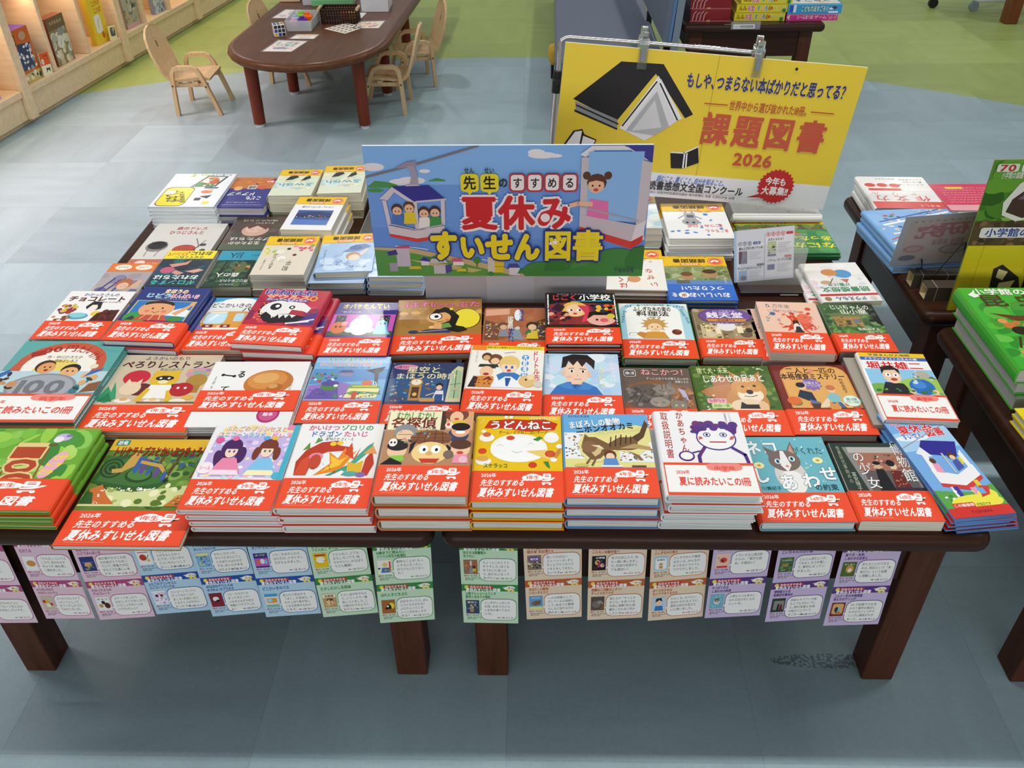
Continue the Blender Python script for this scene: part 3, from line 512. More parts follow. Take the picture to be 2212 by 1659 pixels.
stack('dark blue picture book with starry clock shop at night', -.283, 1.193, 0, .147, .193, .016, 1, '2f3f66',
 'k 40 3 0 70 76 99 .5 1 e8e0b0,8aa0d0;p 3a5a86 0,34 80,34 80,76 0,72;p d8cfa0 80,34 100,34 100,92 92,94 84,84;p a8c8a0 84,40 98,40 98,84 90,88 85,78;l 5a4a3a 1 91,40 91,86;l 5a4a3a 1 84,62 98,64;e 20 92 17 4.5 d88aa8;t 3a2040 .02 20 92 28 4.5 山猫マルシェへ;o f2e9b4 3a4a70 .02 .02 46 87 48 11 星空と;o f2e9b4 3a4a70 .02 .02 50 76 86 10 まほうの時計;r 30 36 46 64 b98a4e;p b98a4e 28,64 48,64 44,72 32,72;e 38 66 7 5 f0e6c8;l 333 .6 38,66 38,70;r 33 40 43 58 5a3c22;e 38 46 3 3 e0c060;k 16 4 4 44 30 66 2 3 c8a878,7a5a3a,6aa0c8;k 10 7 52 52 68 70 2 3.4 e0c890,8a6a4a,5a90b8;e 70 60 5 5 2a2430;e 70 57 4 4 f0c8a0;p e4e4ea 62,36 66,52 76,52 78,36;p 3a5a90 64,36 66,46 76,46 76,36;l e0c090 2 64,48 54,44;r 46 34 66 40 c89a5a;k 16 5 2 34 28 42 1.6 3 3a5a80,d8b080,6a4a3a;p c8b088 86,52 92,58 94,52;e 10 40 5 4 2a3a5a',
 '3年生', page='d8d6d0', bh=.3)
stack('white and yellow storybook with blond sailor boy and animals', -.132, 1.19, -2.5, .147, .216, .0228, 2, 'f2efe4',
 'r 0 94 100 100 f2d21c;r 0 92 20 100 f08a2a;t 333 .02 30 97 18 3 動物と話せる;t 3a3a2a .02 68 97 56 3 動物たちと子どもたちの大ぼうけん！;v 445 .0 8 82 3 18 ヒュー・ロフティング;o d82a2a fff .05 .03 88 88 9 9 ド;o d82a2a fff .05 .03 89 79 9 9 リ;o d82a2a fff .05 .03 90 70 9 9 ト;o d82a2a fff .05 .03 91 61 9 9 ル;o d82a2a fff .05 .03 92 52 9 8 先;o d82a2a fff .05 .03 93 44 9 8 生;e 75 82 5 4 4a9ad0;e 75 73 5 4 4a9ad0;e 75 64 5 4 4a9ad0;e 75 55 5 4 4a9ad0;v fff .04 75 68.5 6 36 大航海記;e 34 78 10 8 7a4a30;e 34 75 6 5 f0c8a0;e 22 82 7 6 5a4030;e 22 80 5 4 d8a878;r 20 64 36 68 2a3a2e;p 2a3a2e 12,66 40,66 38,70 14,70;e 24 59 9 8 f2c8a0;e 24 55 4 2 a83020;p d88a3a 6,36 10,52 34,52 38,36;p 3a2a24 2,36 8,52 14,50 12,36;p 8a2a30 20,46 28,52 34,46;e 54 72 14 12 e8c878;e 54 66 10.5 9.5 f8dcc0;p e8c878 42,70 66,70 62,80 46,80;e 50 66 1.8 2.4 3a6ab0;e 58 66 1.8 2.4 3a6ab0;e 54 61 3 2 c84a40;p f2f4f8 32,36 38,54 70,54 78,36;p 3a7ac0 38,54 46,58 62,58 70,54 66,46 58,52 50,52 42,46;p 2a5aa0 50,50 58,50 55,38 52,38;e 80 46 12 9 e6c080;e 84 52 5 4 f0dcb0;e 78 48 1.5 1.5 222;k 10 4 10 36 30 46 1 2 e0b060,8a3a2a;e 94 42 6 5 d8d0c4;l aab 1 46,88 60,90',
 '3年生', hard=False, page='d9d7d0', jit=[(.004, .004, 1)])
stack('pale blue book with portrait of serious dark-haired boy', .018, 1.194, -1, .148, .204, .0153, 2, 'b9d6ee',
 'k 40 3 0 36 100 98 6 12 b0d0f0,c8e0f4,d4dcf0,e8f0f8,c0e4ec;p 3a78c0 6,34 16,48 30,54 52,54 68,46 76,34;p 2a5ea4 32,54 40,44 48,54;p 4a8ad0 18,48 32,54 38,42 26,44;p 4a8ad0 52,54 44,42 58,42 64,47;r 35 50 49 60 efc8a8;e 42 69 16.5 18 f2d0b4;e 59.5 66 3 4.6 eec4a4;e 25 69 3 4.6 eec4a4;p 2a211f 22,76 24,94 38,99 58,98 68,88 66,74 62,80 56,86 50,78 44,88 38,80 32,88 28,78;l 2a211f 1.2 32,75 39,76;l 2a211f 1.2 47,75 55,74;e 36 71 3 2 fff;e 36 71 1.6 2 2a201c;e 51 70.5 3 2 fff;e 51 70.5 1.6 2 2a201c;l c08a70 .7 43,66 44,63;l b06050 1 39,58 48,58;e 32 62 4 2 f4b8a4;v f4f8fc .01 91 76 8 44 ぼくのなかみは;v f2eeb0 .01 76 60 9 36 なにで;v f4f8fc .01 8 62 8 38 できてるの;v 445 .0 4 90 3 14 村上しいこ',
 '4年生', page='cfe0ec', bh=.34)
stack('brown photo book with tabby kittens curled in wicker basket', .167, 1.178, -1, .137, .193, .016, 1, '6a5a50',
 'p 8a5a34 0,34 10,72 50,80 96,66 100,34;k 50 3 60 36 98 66 2 5 a06a3a,7a4a26,5a3820,b88048;e 34 52 34 20 5f564e;k 40 4 4 38 60 66 2 5 4a443f,787068,8a8078,5f564e;l 3a3430 1.4 10,48 20,60;l 3a3430 1.4 20,44 32,62;l 3a3430 1.4 32,42 44,60;p b8b0d8 78,66 88,62 92,44 84,52;e 60 63 15 9 8a8076;p 7a7068 48,68 40,74 54,72;p 7a7068 64,72 70,80 72,66;l 3a3430 1 56,72 56,64;l 3a3430 1 62,72 62,64;l 2a2420 1 52,62 57,60;l 2a2420 1 64,62 69,61;e 60 57 2 1.4 d89a90;e 50 43 14 8 9a9086;p 7a7068 36,48 30,54 44,50;p 7a7068 54,50 60,54 62,46;e 48 39 2 1.4 d89a90;l 2a2420 1 42,43 46,42;l 2a2420 1 53,43 57,42;e 76 38 12 8 857b70;p 7a7068 68,44 70,52 76,46;p 7a7068 82,46 88,52 88,42;e 72 38 2 1.5 c0c878;e 81 38 2 1.5 c0c878;q 12 90 9 6 d8d0c8;q 12 90 8 5 4a403a;t fff .02 12 90 13 5 保護ねこ活動;o f0a0a8 6a5a50 .03 .01 60 92 64 11 ねこかつ！;t f2ece4 .0 66 81 62 4 ずっとのおうちが救えるいのち;t f2ece4 .0 86 76 20 4 高橋うらら',
 '4年生', page='d0ccc4', hard=False)
stack('green grass photo book with smiling tan Shiba dog', .308, 1.163, 0, .155, .213, .0165, 1, '4c6b2c',
 'k 120 3 0 34 100 99 2 5 3f6a24,5c7d36,6f8f44,2f5620,7d9a50,46702a;e 34 72 12 14 a86a34;p b8763c 4,60 14,66 44,72 50,60 40,46 18,52;e 60 46 26 22 c88a4a;e 66 64 22 18 d2924c;p c08040 50,78 46,92 60,82;p c08040 74,82 86,92 86,74;p e8c090 54,80 50,88 58,82;e 66 56 16 11 f4e4cc;e 58 64 8 6 d89a54;e 74 66 8 6 d89a54;e 59 68 2.4 1.6 1c1410;e 74 69 2.4 1.6 1c1410;e 66 60 4.5 3.4 1a1414;l 3a2418 1.2 58,54 66,53 74,55;e 60 40 22 10 ecd4b0;p 1c1c1e 48,36 52,46 60,40 74,40 82,46 84,36;r 56 36 78 42 1c1c1e;e 78 39 6 8 e8c090;R 2;t e4ecb0 .02 28 92 44 9 捨て犬・未来、;o f6f4ea 3f5a2a .03 .015 50 80 80 11 しあわせの足あと;R 0;q 22 47 12 3.5 f0a8b8;t 7a2a3a .02 22 47 20 4.5 今西乃子;q 26 40 12 3.5 c8e090;t 3a5a2a .02 26 40 20 4.5 浜田一男;k 6 5 6 34 24 60 1 1.8 e8f0d8;k 6 8 78 92 92 98 1 2 d8e8c8',
 '5-6年生', page='c8ccc4', bh=.34)
stack('orange mystery hardback with dark red border and running boys', .463, 1.162, 0, .151, .212, .0205, 1, '7a2a22',
 'q 52 68 44 30 dfa052;r 8 36 96 60 dfa052;q 52 68 42 28 e6ad62;r 10 36 94 60 e6ad62;t 3a2014 .03 50 91 66 9 二人と一匹の;e 50 91 4 3.4 e8907a;t 3a2014 .05 50 82 84 9 本格捜査ミステリー;s 44 70 14 11 10 8a70b0;t f4e8f4 .02 44 72 20 4 ⓵消えた;t f4e8f4 .02 44 68 22 4 ボーリング;v 4a2a18 .02 84 68 5 22 村松由紀子;k 12 3 12 36 92 46 4 7 d84a2a,f0d060,3a8a5a,f4e8d0,e8783a,c83048;p e8d8b0 40,36 66,58 76,40;e 30 66 5 4.6 f0c8a0;e 29 69 6 4 2a2028;p 2a3448 20,52 26,62 40,58 42,46 32,46;p 5a78a0 34,48 46,44 44,38 34,42;p 5a3a2a 34,42 46,42 42,34 34,34;e 66 62 5 4.6 f0c8a0;e 66 65 6 4 c87a4a;p 8ac0c8 56,52 64,58 74,54 72,44 60,44;p 4a6a90 60,44 72,44 76,36 62,36;e 62 37 7 5 d89a50;p d89a50 56,40 58,46 62,41;p d89a50 63,41 67,46 68,40;e 86 46 11 8 bfe0cc;e 86 46 10 7.2 e4f2e4;t 3a8a7a .02 86 48 14 4 第3弾;t 3a8a7a .02 86 44 16 3 さがして推理!;e 14 46 9 6 e07038',
 '5-6年生', page='d6d4ce', bh=.34)
stack('comic biography with man in glasses and blue ball shape', .622, 1.180, -3, .129, .208, .0145, 1, 'f4f4f2',
 'r 0 93 100 100 f2c818;t 2a2a6a .03 46 96.5 64 4 学習まんが人物館;r 0 88 100 93 3a62b8;t fff .02 46 90.5 80 3.6 ドラゴンクエストの生みの親;o d8262c fff .06 .04 47 80 84 11 堀井雄二;r 0 36 100 74 8fc8ea;e 80 50 40 12 a0c85a;e 14 44 20 8 78b050;p 26242a 10,36 22,54 48,52 56,36;e 36 64 13 12 f2cba6;p 221a1a 22,66 24,77 40,80 50,74 49,66 44,73 28,72;l 4a3a34 1 26,66 47,65;e 31 65 4.5 3 fff;e 42 64.5 4.5 3 fff;e 31 65 1.4 1.6 222;e 42 64.5 1.4 1.6 222;e 37 58 5 2.2 b04038;e 73 48 18 12 2f6fc0;e 70 51 10 6 4a8ad8;e 66 54 4 2 cfe4f8;e 56 41 5 4 f2cba6;e 89 40 5 4 f2cba6;e 82 66 10 6 b8b0a0;k 14 4 64 56 98 72 1.5 3 8a8a90,5a7a5a,d8d8d0;k 12 7 2 38 98 44 2 4 3a7a3a,78b050',
 'B高学年', z=.4575, bh=.36, hard=False, page='d0d2cc', below='')
stack('plain grey-brown paperback under the comic biography', .607, 1.182, -1.5, .129, .208, .0137, 2, 'a29c90', '', None, name='paperback_book', hard=False, spine='R', page='9a938a')

# ---- third row
stack('white book with girl sketch, fruit and chocolate pieces', -1.046, 1.449, -1, .152, .194, .015, 2, 'f2f1ee',
 't 3a3a8a .03 52 92 54 7 わかったさんの;t 5a2418 .07 50 83 88 11 チョコレート;t 555 .0 70 76 40 3 寺村輝夫 永井郁子;e 54 60 12 13 f4f4f2;p 2a2426 42,66 48,78 62,76 66,62 60,58 58,70 50,70 46,60;e 54 63 6.5 6.5 f6e8e0;p f4f4f2 44,48 50,56 60,56 66,48;k 20 3 6 52 30 70 2.5 5 8a2a4a,5a8a3a,d8c050,4a2a60,a83a2a;e 40 46 16 7 5aa8c0;e 40 48 12 5 8ad0d8;e 64 52 7 5 e8d04a;p 4a1c12 62,36 66,52 76,58 96,60 98,36;k 16 5 70 38 96 58 4 6 5a2416,6a2c1c,421610;k 12 6 4 36 30 46 2 4 8a4a2a,c88a4a',
 '1年生', bh=.36)
stack('dark blue hardback with waving round-faced boy', -.873, 1.416, -3.5, .152, .213, .0167, 3, '2b3a7c',
 'o f4c84a fff .05 .03 54 92 36 8 まほうの;o 6ac0d8 fff .05 .03 32 83 40 8 じどう;o f08aa0 fff .05 .03 72 83 44 8 はんばいき;t dde .0 54 77 50 3 やまだともこ作 いとうみき絵;r 6 36 96 73 c8c070;r 8 36 94 72 2f7ac0;p e8f2fa 60,46 94,44 94,56 80,60 66,54;e 24 42 20 10 3a9a4a;e 44 57 26 15 e8a878;e 44 66 22 7 3a2418;e 44 61 22 7 e8a878;p e8a878 70,50 88,66 92,68 90,60 78,46;e 92 68 4 4 e8a878;e 38 58 1.6 1.6 222;e 52 59 1.6 1.6 222;l a04030 1.2 40,52 45,50 50,53;e 32 53 4 2.4 e08070;e 57 53 4 2.4 e08070;p c8503a 20,36 28,46 62,46 70,36;l f4d0a0 1.2 30,38 34,46;l f4d0a0 1.2 44,36 46,46;l f4d0a0 1.2 58,38 56,46;p 3a3a3a 8,36 16,44 22,40 20,36;e 80 40 12 5 3f8a44',
 '1年生', spine='R', bh=.34, jit=[(.004, -.003, -.5), (.006, -.006, 0)])
stack('picture book with orange bus under white cloud', -.722, 1.418, 0, .150, .203, .0127, 2, 'e8e8e6',
 'p 3aa0d0 0,88 30,94 60,90 100,96 100,100 0,100;e 50 92 26 7 f4f4f2;t 222 .02 40 84 60 9 どこかいきの;t 222 .04 72 76 26 8 バス;r 0 36 100 72 eeeae0;p 8a78b8 0,36 16,36 10,50 0,50;q 42 56 34 16 e0a040;q 26 58 16 11 a8d8ee;q 26 58 14.5 9.5 c4e6f4;p eaf6fa 16,54 24,66 30,66 22,54;q 60 60 7 8 b8def0;q 76 60 7 8 b8def0;r 14 68 40 71 f4e8d0;q 20 43 8 3 8a2a24;q 46 43 7 3 8a2a24;e 20 43 3 1.6 d8d8d0;e 46 43 3 1.6 d8d8d0;r 34 40 38 44 e8d8b0;p e8c83a 60,36 100,36 100,42 70,40',
 '2年生', bh=.36, page='e4dcb8')
stack('red comic-style hardback with white dinosaur skull', -.606, 1.398, -5, .152, .214, .0185, 3, 'b8283e',
 'k 40 3 0 36 100 80 4 9 c83048,a82048,8a2050,d84058;p 4a2a80 60,36 100,36 100,60 84,52 70,44;o 3a3a9a e8e0f0 .06 .03 44 94 80 10 ほねほね;o f08a2a fff .05 .03 44 85 66 8 ザウルス;e 82 84 6 5 f0a040;e 82 84 3.5 2.8 b8283e;r 12 77 76 81 5a5ab0;t fff .02 44 79 60 3.5 だいちをゆるがす巨大;e 36 60 24 19 18141a;e 37 60 22.5 17.5 eceae8;p 18141a 34,36 40,52 60,54 84,50 78,42 60,38;p eceae8 30,70 50,77 72,75 86,66 84,57 76,60 56,62 38,62;e 34 66 8 6.5 1a161c;e 36 67 3 2.6 fff;e 58 66 4.5 3.4 1a161c;e 58 66 2 1.8 f4f0e8;p eceae8 36,52 40,46 44,52 48,45 52,52 57,46 60,53 66,47 70,52;p 18141a 18,48 30,38 40,40 34,50 24,56;l eceae8 3.5 62,37 92,42;l eceae8 3 70,38 98,46;k 10 9 8 40 20 74 1 2 f0a040',
 '2年生', spine='R', bh=.32, jit=[(.020, -.004, 1.5), (.022, -.005, 2)])
stack('purple ghost storybook with orange and blue ghosts', -.433, 1.390, 0, .141, .203, .015, 2, '3a2f86',
 'k 20 3 0 78 100 98 .6 1 e8e0f0;o e8d84a 3a2f86 .05 .01 50 92 74 10 オバケたんてい;t dde .0 30 81 28 3 藤江じゅん作;r 0 36 100 76 c85ab8;r 0 36 100 44 3a5a3a;r 8 46 24 74 2a2444;r 76 46 92 74 2a2444;k 20 5 10 50 22 72 .8 1.2 8ac83a;k 20 6 78 50 90 72 .8 1.2 8ac83a;e 50 54 18 18 e8eaf8;e 50 66 11 9 f4f4fc;e 34 46 8 5 dfe4f8;e 64 46 8 5 dfe4f8;e 16 50 12 11 d8703a;e 24 58 5 4 e8a0a8;e 12 52 2 2 222;e 19 52 2 2 222;p 7ac4e0 72,38 74,60 82,66 90,60 92,46 98,38;e 80 58 1.6 1.8 222;e 86 58 1.6 1.8 222',
 '2年生', bh=.32)
stack('tan square book with one-eyed imp and yellow moon', -.292, 1.412, 2.3, .188, .212, .0175, 1, 'a87a3c',
 'k 30 3 0 36 100 99 8 14 a87a3c,b08444,a07236;o d87a98 8a2030 .06 .03 26 90 38 11 はれ;o d87a98 8a2030 .04 .03 54 88 26 8 ときどき;o d87a98 8a2030 .06 .03 84 89 30 11 ぶた;e 82 62 17 19 2a2410;e 82 62 16 18 eedb3c;p 1a1814 40,64 44,76 56,84 64,80 74,66 70,50 62,42 52,46;e 50 64 14 11 e2a868;p 1a1814 40,70 46,80 60,80 64,70 56,74;e 46 66 8 7 1a1814;e 46 66 6.8 6 f6f4ee;e 47 66 2.6 2.6 111;e 60 59 3 2.4 e07858;l 1a1814 1 48,56 56,57;e 8 72 6 4 d8a858;e 22 73 6 4 d8a858;e 98 74 5 4 d8a858;l 4a3a20 .6 2,70 14,70;l 4a3a20 .6 16,71 28,71;p 1a1814 60,40 74,36 84,40 80,46 66,50;p e2a868 42,44 54,42 56,52 46,54;p 6a9a4a 54,44 66,46 62,54 54,52;p 2a3a6a 24,36 66,36 60,43 36,42;l d8b070 1 28,38 60,41;e 22 38 6 3 2a3a5a;e 42 46 3 2.5 e8c878;e 64 80 2.4 2.4 e8d03a',
 '3年生', page='d8d6d0', bh=.32)
stack('brown library-scene book with two boys among bookshelves', -.105, 1.395, 0, .133, .19, .0215, 1, 'b06a48',
 'k 30 3 0 34 100 99 6 12 b8744e,a86040,c08058,98563a;p e0a888 0,82 40,86 40,98 0,96;p 7a4a34 0,34 0,74 24,66 24,34;p 6a3e2a 70,34 74,66 100,78 100,34;k 50 4 2 40 24 66 1.4 2.4 c8a050,4a6a8a,d8d0b0,8a3a2a;k 60 5 74 40 98 70 1.4 2.4 3a6a5a,c8a050,4a5a8a,d8d0b0;p 8a96a0 40,34 46,58 56,58 64,34;e 30 62 9 7 6a4a3a;e 31 59 6 5 d8b090;p 8a8a98 22,40 26,54 38,54 40,40;e 78 62 10 8 4a2c20;e 78 59 7 6 e8c09a;p d8c040 68,36 72,52 86,52 88,36;p 3a7a4a 66,46 76,48 76,54 68,53;e 54 84 6 12 e8f0f8;v 3a5ab0 .03 60 84 9 24 友だちは;o e8f0e0 b84a3a .03 .03 42 76 10 10 図;o e8f0e0 b84a3a .03 .03 42 68 10 9 書;o e8f0e0 b84a3a .03 .03 42 60 10 9 館;e 54 57 3.6 3 f4f4f0;t 3a8a5a .05 54 57 5 4 の;v 2a3a9a .04 44 42 10 30 ゆうれい',
 '3年生', bh=.30)
stack('black comic hardback with red-hooded girl and demons', .027, 1.405, 0, .151, .198, .0122, 4, '171519',
 'o d83a4a 171519 .06 .01 26 90 38 11 じごく;t f4f0ec .05 70 90 46 12 小学校;t 999 .0 40 97 50 2.5 有田奈央 作 安楽雅志 絵;l 4a9ac8 2.4 36,82 94,83;p 8a2a3a 4,36 4,76 30,80 96,76 96,36;e 40 66 19 15 e8b84a;e 40 64 13 12 f2c8a4;p d8385a 44,74 60,72 62,44 48,40 54,58;e 34 64 3.6 2.6 fff;e 35 64 1.8 2 222;e 46 64 3.6 2.6 fff;e 47 64 1.8 2 222;e 40 57 3 2 c84a3a;p 5a2a6a 4,60 14,80 26,72 22,62;p 3a1a2a 6,66 16,78 26,70 18,60;k 14 4 4 38 30 58 3 6 6a1a2a,b84a2a,2a1a2a,e8a080;e 76 46 20 12 e8b0a0;p 161418 56,46 60,60 78,64 96,56 96,44 84,54 66,54;e 70 45 2 2 222;e 80 44 6 4 e06060;e 78 68 13 9 3a2a4a;k 16 6 62 60 96 76 2 5 e8602a,f0c040,3a5a9a,1a1418;e 74 70 4 4 f0b83a;e 90 52 6 5 d8c04a;r 1 36 3 96 e8e8e8;r 97 36 99 96 e8e8e8;k 24 8 0 36 3 98 .8 1 171519;k 24 9 97 36 100 98 .8 1 171519',
 '4年生', bh=.30, page='c9cac8', jit=[(0, -.003, 0), (.001, -.004, .4), (.002, -.005, .2)])
stack('white hardback with pale blue border and spiky-haired child', .18, 1.395, -1, .151, .207, .0225, 1, 'eef1f0',
 'q 50 62 50 38 a8d6e8;r 0 34 100 50 a8d6e8;q 48 66 40 30 f4f5f2;r 8 34 88 60 f4f5f2;t 2a4a3a .02 50 97 34 3.5 こそあどの森の物語;p 3a8a5a 26,95 32,95 29,99;p 3a8a5a 70,95 76,95 73,99;R 0;t 2a6a8a .01 14 95 12 6 of;t 2a6a8a .01 88 95 18 5 the;R -78;t 2a6a8a .01 95 76 40 5 Kosoado Woods;R 82;t 2a6a8a .01 4 74 34 5 cooking;R 0;t 2a2a28 .05 48 89 56 9 ふしぎな木の実の;t 2a2a28 .05 48 80 48 9 料理法;t 444 .0 50 73 18 3 岡田 淳;s 48 60 21 13 13 c8a05a;e 48 60 15 10 c49a54;e 48 54 10 8 f2cfa8;e 44 55 1 1 222;e 52 55 1 1 222;l a05a40 .8 46,51 51,51;p d8963a 30,34 36,46 60,46 66,34;p c88a34 30,34 20,42 26,46 36,44;e 78 46 7 5 6a2a24;e 80 48 4 2.5 8a4034;p f4f4f0 10,40 20,38 22,44 12,44;l 8a8a80 .8 10,40 12,44 22,44',
 '4年生', page='e6e6da', bh=.32)
m_green = [o for o in COL.objects if o.get('label', '').startswith('white hardback with pale blue')][0]
k = MB(); k.prism(profile(.1545, .021, .0024, .005, False), -.001, .2085, '2f8a4a', Matrix.Translation((-.0015, 0, .0004)) @ PXZ); o = k.build('inner_board', GLOSS, m_green); o['label'] = 'green cloth board under the jacket'
stack('glossy book with purple oval title over old shopping street', .339, 1.402, -1, .128, .181, .0205, 1, '8a7a5c',
 'k 50 3 0 36 100 99 4 8 9a8a68,b8a880,6a5c48,7a6a4c;r 6 36 40 66 c8b890;r 58 36 94 66 a89870;k 40 4 6 38 96 68 1.5 3 5a4a3a,e8dcb8,3a3a3a,c8503a;r 14 46 22 62 e8d8a0;t 333 .03 18 58 6 5 酒;r 30 46 38 60 f0e4c0;e 50 62 16 10 e8e6e2;e 52 84 46 17 5a3a86;e 52 84 44 15.5 6f4f9e;t cdb8e8 .02 52 95 40 4 ふしぎ駄菓子屋;t f2ecf8 .05 52 86 64 12 銭天堂;p d88a3a 22,72 84,72 88,78 18,78;t 4a2a10 .03 52 75 30 5 吉凶通り4;t f0ecf4 .0 52 68 60 3 廣嶋玲子 作 jyajya 絵;e 80 46 10 7 6a5a4a;e 20 44 8 6 d8c8a8;e 86 54 6 5 3a3030;r 66 48 76 62 f0e4c0',
 '4年生', page='ded8c8', hard=False, bh=.36)
stack('thick pale pink book with red-haired figure illustration', .47, 1.389, -2.6, .128, .191, .0205, 2, 'eec7b2',
 'R -3;t 5a6a7a .0 18 92 10 9 5;t 6a7a8a .0 40 91 30 8 万年後;t 8a9aa8 .0 40 81 50 6 に意外な結末;R 0;e 22 75 5 3.5 4a6a9a;s 56 56 30 18 15 d8402e;s 62 52 26 16 12 e05a40;e 72 66 12 10 e8705a;k 40 3 30 42 90 82 1.5 3.5 d8402e,e87a60,f0a890,c83424;e 40 60 9 9 eec7b2;k 12 4 8 60 34 72 1 2.4 b8a0a0,d8b0a8,8a98a8;p e8e4e8 48,42 52,58 62,58 66,42;e 56 56 5 5 f4e0d4;p 1c1a22 50,52 52,62 60,62 62,50 58,56 54,56;p 2a2a34 50,38 54,50 60,50 64,38;k 14 6 66 40 92 54 1 2 e8907a,fff,d8402e;e 84 86 5 3 d8503a',
 '5-6年生', spine='R', hard=False, bh=.38, page='d2c8bc', jit=[(-.012, .003, 1)])
stack('green book with old mountain hut among trees', .612, 1.412, -.6, .118, .183, .026, 1, '47683e',
 'k 70 3 0 34 100 99 5 10 4a7040,3a5e36,5f8448,2f5030,78985a;r 16 50 66 72 a8844a;p 6a7a4a 10,72 20,80 64,80 74,72;k 20 4 18 52 64 70 2 4 8a6a3a,b89458,7a5c34;r 36 54 44 64 5a4226;r 50 58 62 66 6a7a8a;p 201e1a 80,99 100,99 100,50 92,58 86,74;k 10 6 78 60 98 98 3 5 2a3a24,1a1a18,4a5a40;k 40 7 0 36 100 52 3 6 5c8a3c,78a050,3f6a34;o f2f4ea 3a5a34 .02 .015 54 92 74 10 じいちゃんの;o f2f4ea 3a5a34 .02 .015 58 82 50 10 山小屋;t eef0e0 .02 70 45 40 5.5 佐和みずえ;t eef0e0 .02 78 39 26 4.5 カシワイ',
 '5-6年生', hard=False, bh=.36, page='b8b4a8')

# ---- books laid out for the far side of the tables, upside down from here
BL = dict(flip=True)
stack('white manual with yellow label and small tiger-mask drawing', -.996, 2.018, -.5, .173, .211, .010, 6, 'eef2f6',
 'q 28 30 23 28 1c1a14;q 28 30 22 26.6 f2e428;p 2a4a3a 40,58 56,94 90,92 80,60;p e8eae6 44,60 58,91 86,90 77,62;e 66 76 14 13 e08030;e 60 78 7 8 f0e8dc;e 74 74 7 7 c86020;e 52 66 8 7 3a8a3a;e 70 62 7 6 3a8a3a;k 14 3 50 64 82 88 1.5 3 1c1a14,e8702a,f4f0e0,3a8a4a;R -70;t 1c1a14 .05 24 30 44 16 あしなが;t 1c1a14 .02 40 28 44 6 大泥棒調査;q 16 42 8 6 f0f0e4;R 0;e 72 44 9 5 e87838;e 76 50 5 4 f4d0a0;r 64 54 86 58 3a5a8a;q 66 22 5 4 1c1a14;q 82 12 5 4 f2e428;p 1c1a14 66,30 84,34 80,24;t 555 .0 74 96 40 4 いますぐ書ける;k 10 5 24 92 60 98 2 3 d8e040,8ac850', None, name='paperback_book', hard=False, page='dce6ea', jit=[(.002, -.002, -.4), (.001, -.003, .3), (.003, -.004, .5), (.002, -.004, 0), (.004, -.006, .4)])
stack('navy and orange fact book lying upside down', -.830, 2.034, -1, .130, .192, .025, 2, '3b3d86',
 'r 0 62 100 100 c8783a;k 16 3 4 66 96 98 3 6 d88a44,b86a30,3b3d86;q 80 86 10 5 d84a3a;t fff .03 80 86 16 7 110;e 20 62 9 7 e8b070;e 72 66 9 7 d8603a;r 40 60 58 72 f0f0ec;t 333 .05 49 66 16 9 図鑑;t f4f4f4 .05 36 44 60 11 ドアップ;t f4f4f4 .05 66 30 34 11 こども;t ccd .0 50 16 70 4 ことばの使い方を楽しむ本;l ccd 1.2 8,8 92,8', None, page='d8d8da', **BL)
SW = 'k 30 3 0 24 100 70 6 12 cfe0b8,e8ecd0,b8d8d0,dce8e8;p dfe8c8 0,70 100,66 100,76 0,76;p 22242e 20,58 28,74 44,78 50,70 36,60;p 22242e 58,56 66,72 76,76 80,66 68,58;l e8b088 2 30,58 20,48;l e8b088 2 64,58 58,46;e 40 80 4 3 2a2024;e 72 78 4 3 2a2024;t 6aa0b8 .02 50 40 80 14 Swish;R 0;t 5a7a8a .0 60 28 40 4 スウィッシュ！'
stack('pale green two-bird novel left of its twin', -.696, 2.062, 0, .117, .168, .0233, 3, 'dfe6cc', SW, 'Y', name='paperback_book', page='e4e0cc', hard=False, **BL)
stack('pale green two-bird novel next to the sign', -.566, 2.062, 3, .118, .18, .025, 3, 'dfe6cc', SW, 'Y', name='paperback_book', page='e4e0cc', hard=False, **BL)
stack('white novel with blue lakeside photo', -.617, 1.868, -2.5, .129, .187, .0233, 3, 'f0f0f2',
 'r 14 14 86 58 3a5aa0;p 2a3a6a 14,38 86,38 86,50 60,54 34,52 14,48;p 24303f 14,36 86,36 86,40 14,41;k 24 3 16 36 84 42 .6 1.2 f0b0a0,f4e8c0;p 5a7ac0 14,14 86,14 86,28 14,30;e 66 34 1.4 2 d84a3a;t 4a4a5a .02 50 68 66 5 ノアハム・ガーデンズの家', 'Y', name='paperback_book', hard=False, page='e8e4d2', jit=[(.006, .003, .5), (.010, .002, 1)], **BL)
stack('grey sketch book with red fox and tree cups', -.981, 1.778, -.5, .186, .236, .0145, 1, 'd9d6cf',
 'r 0 0 100 18 c8705a;e 16 10 7 5 e8dcd0;e 78 10 7 5 e8dcd0;t f4e8e0 .02 48 9 46 5 みんなのこえがきこえるもり;e 62 40 16 10 b8483a;p c85040 50,36 72,36 66,28 56,28;l 3a3a3a 1 84,60 76,40 86,26;l 3a3a3a 1 70,64 80,46 68,30;e 84 50 5 3 4a4a4a;e 76 34 4 3 4a4a4a;e 88 38 4 3 4a4a4a;e 22 46 15 12 8a8680;e 22 48 13 9 2a2826;l 3a3a3a .8 12,56 14,24;l 3a3a3a .8 32,56 28,24;t b0403a .03 50 78 50 8 ひつじさんと;t b0403a .03 54 88 44 7 森のドレス', None, name='picture_book', hard=False, page='cfccc4', mat=SATIN)
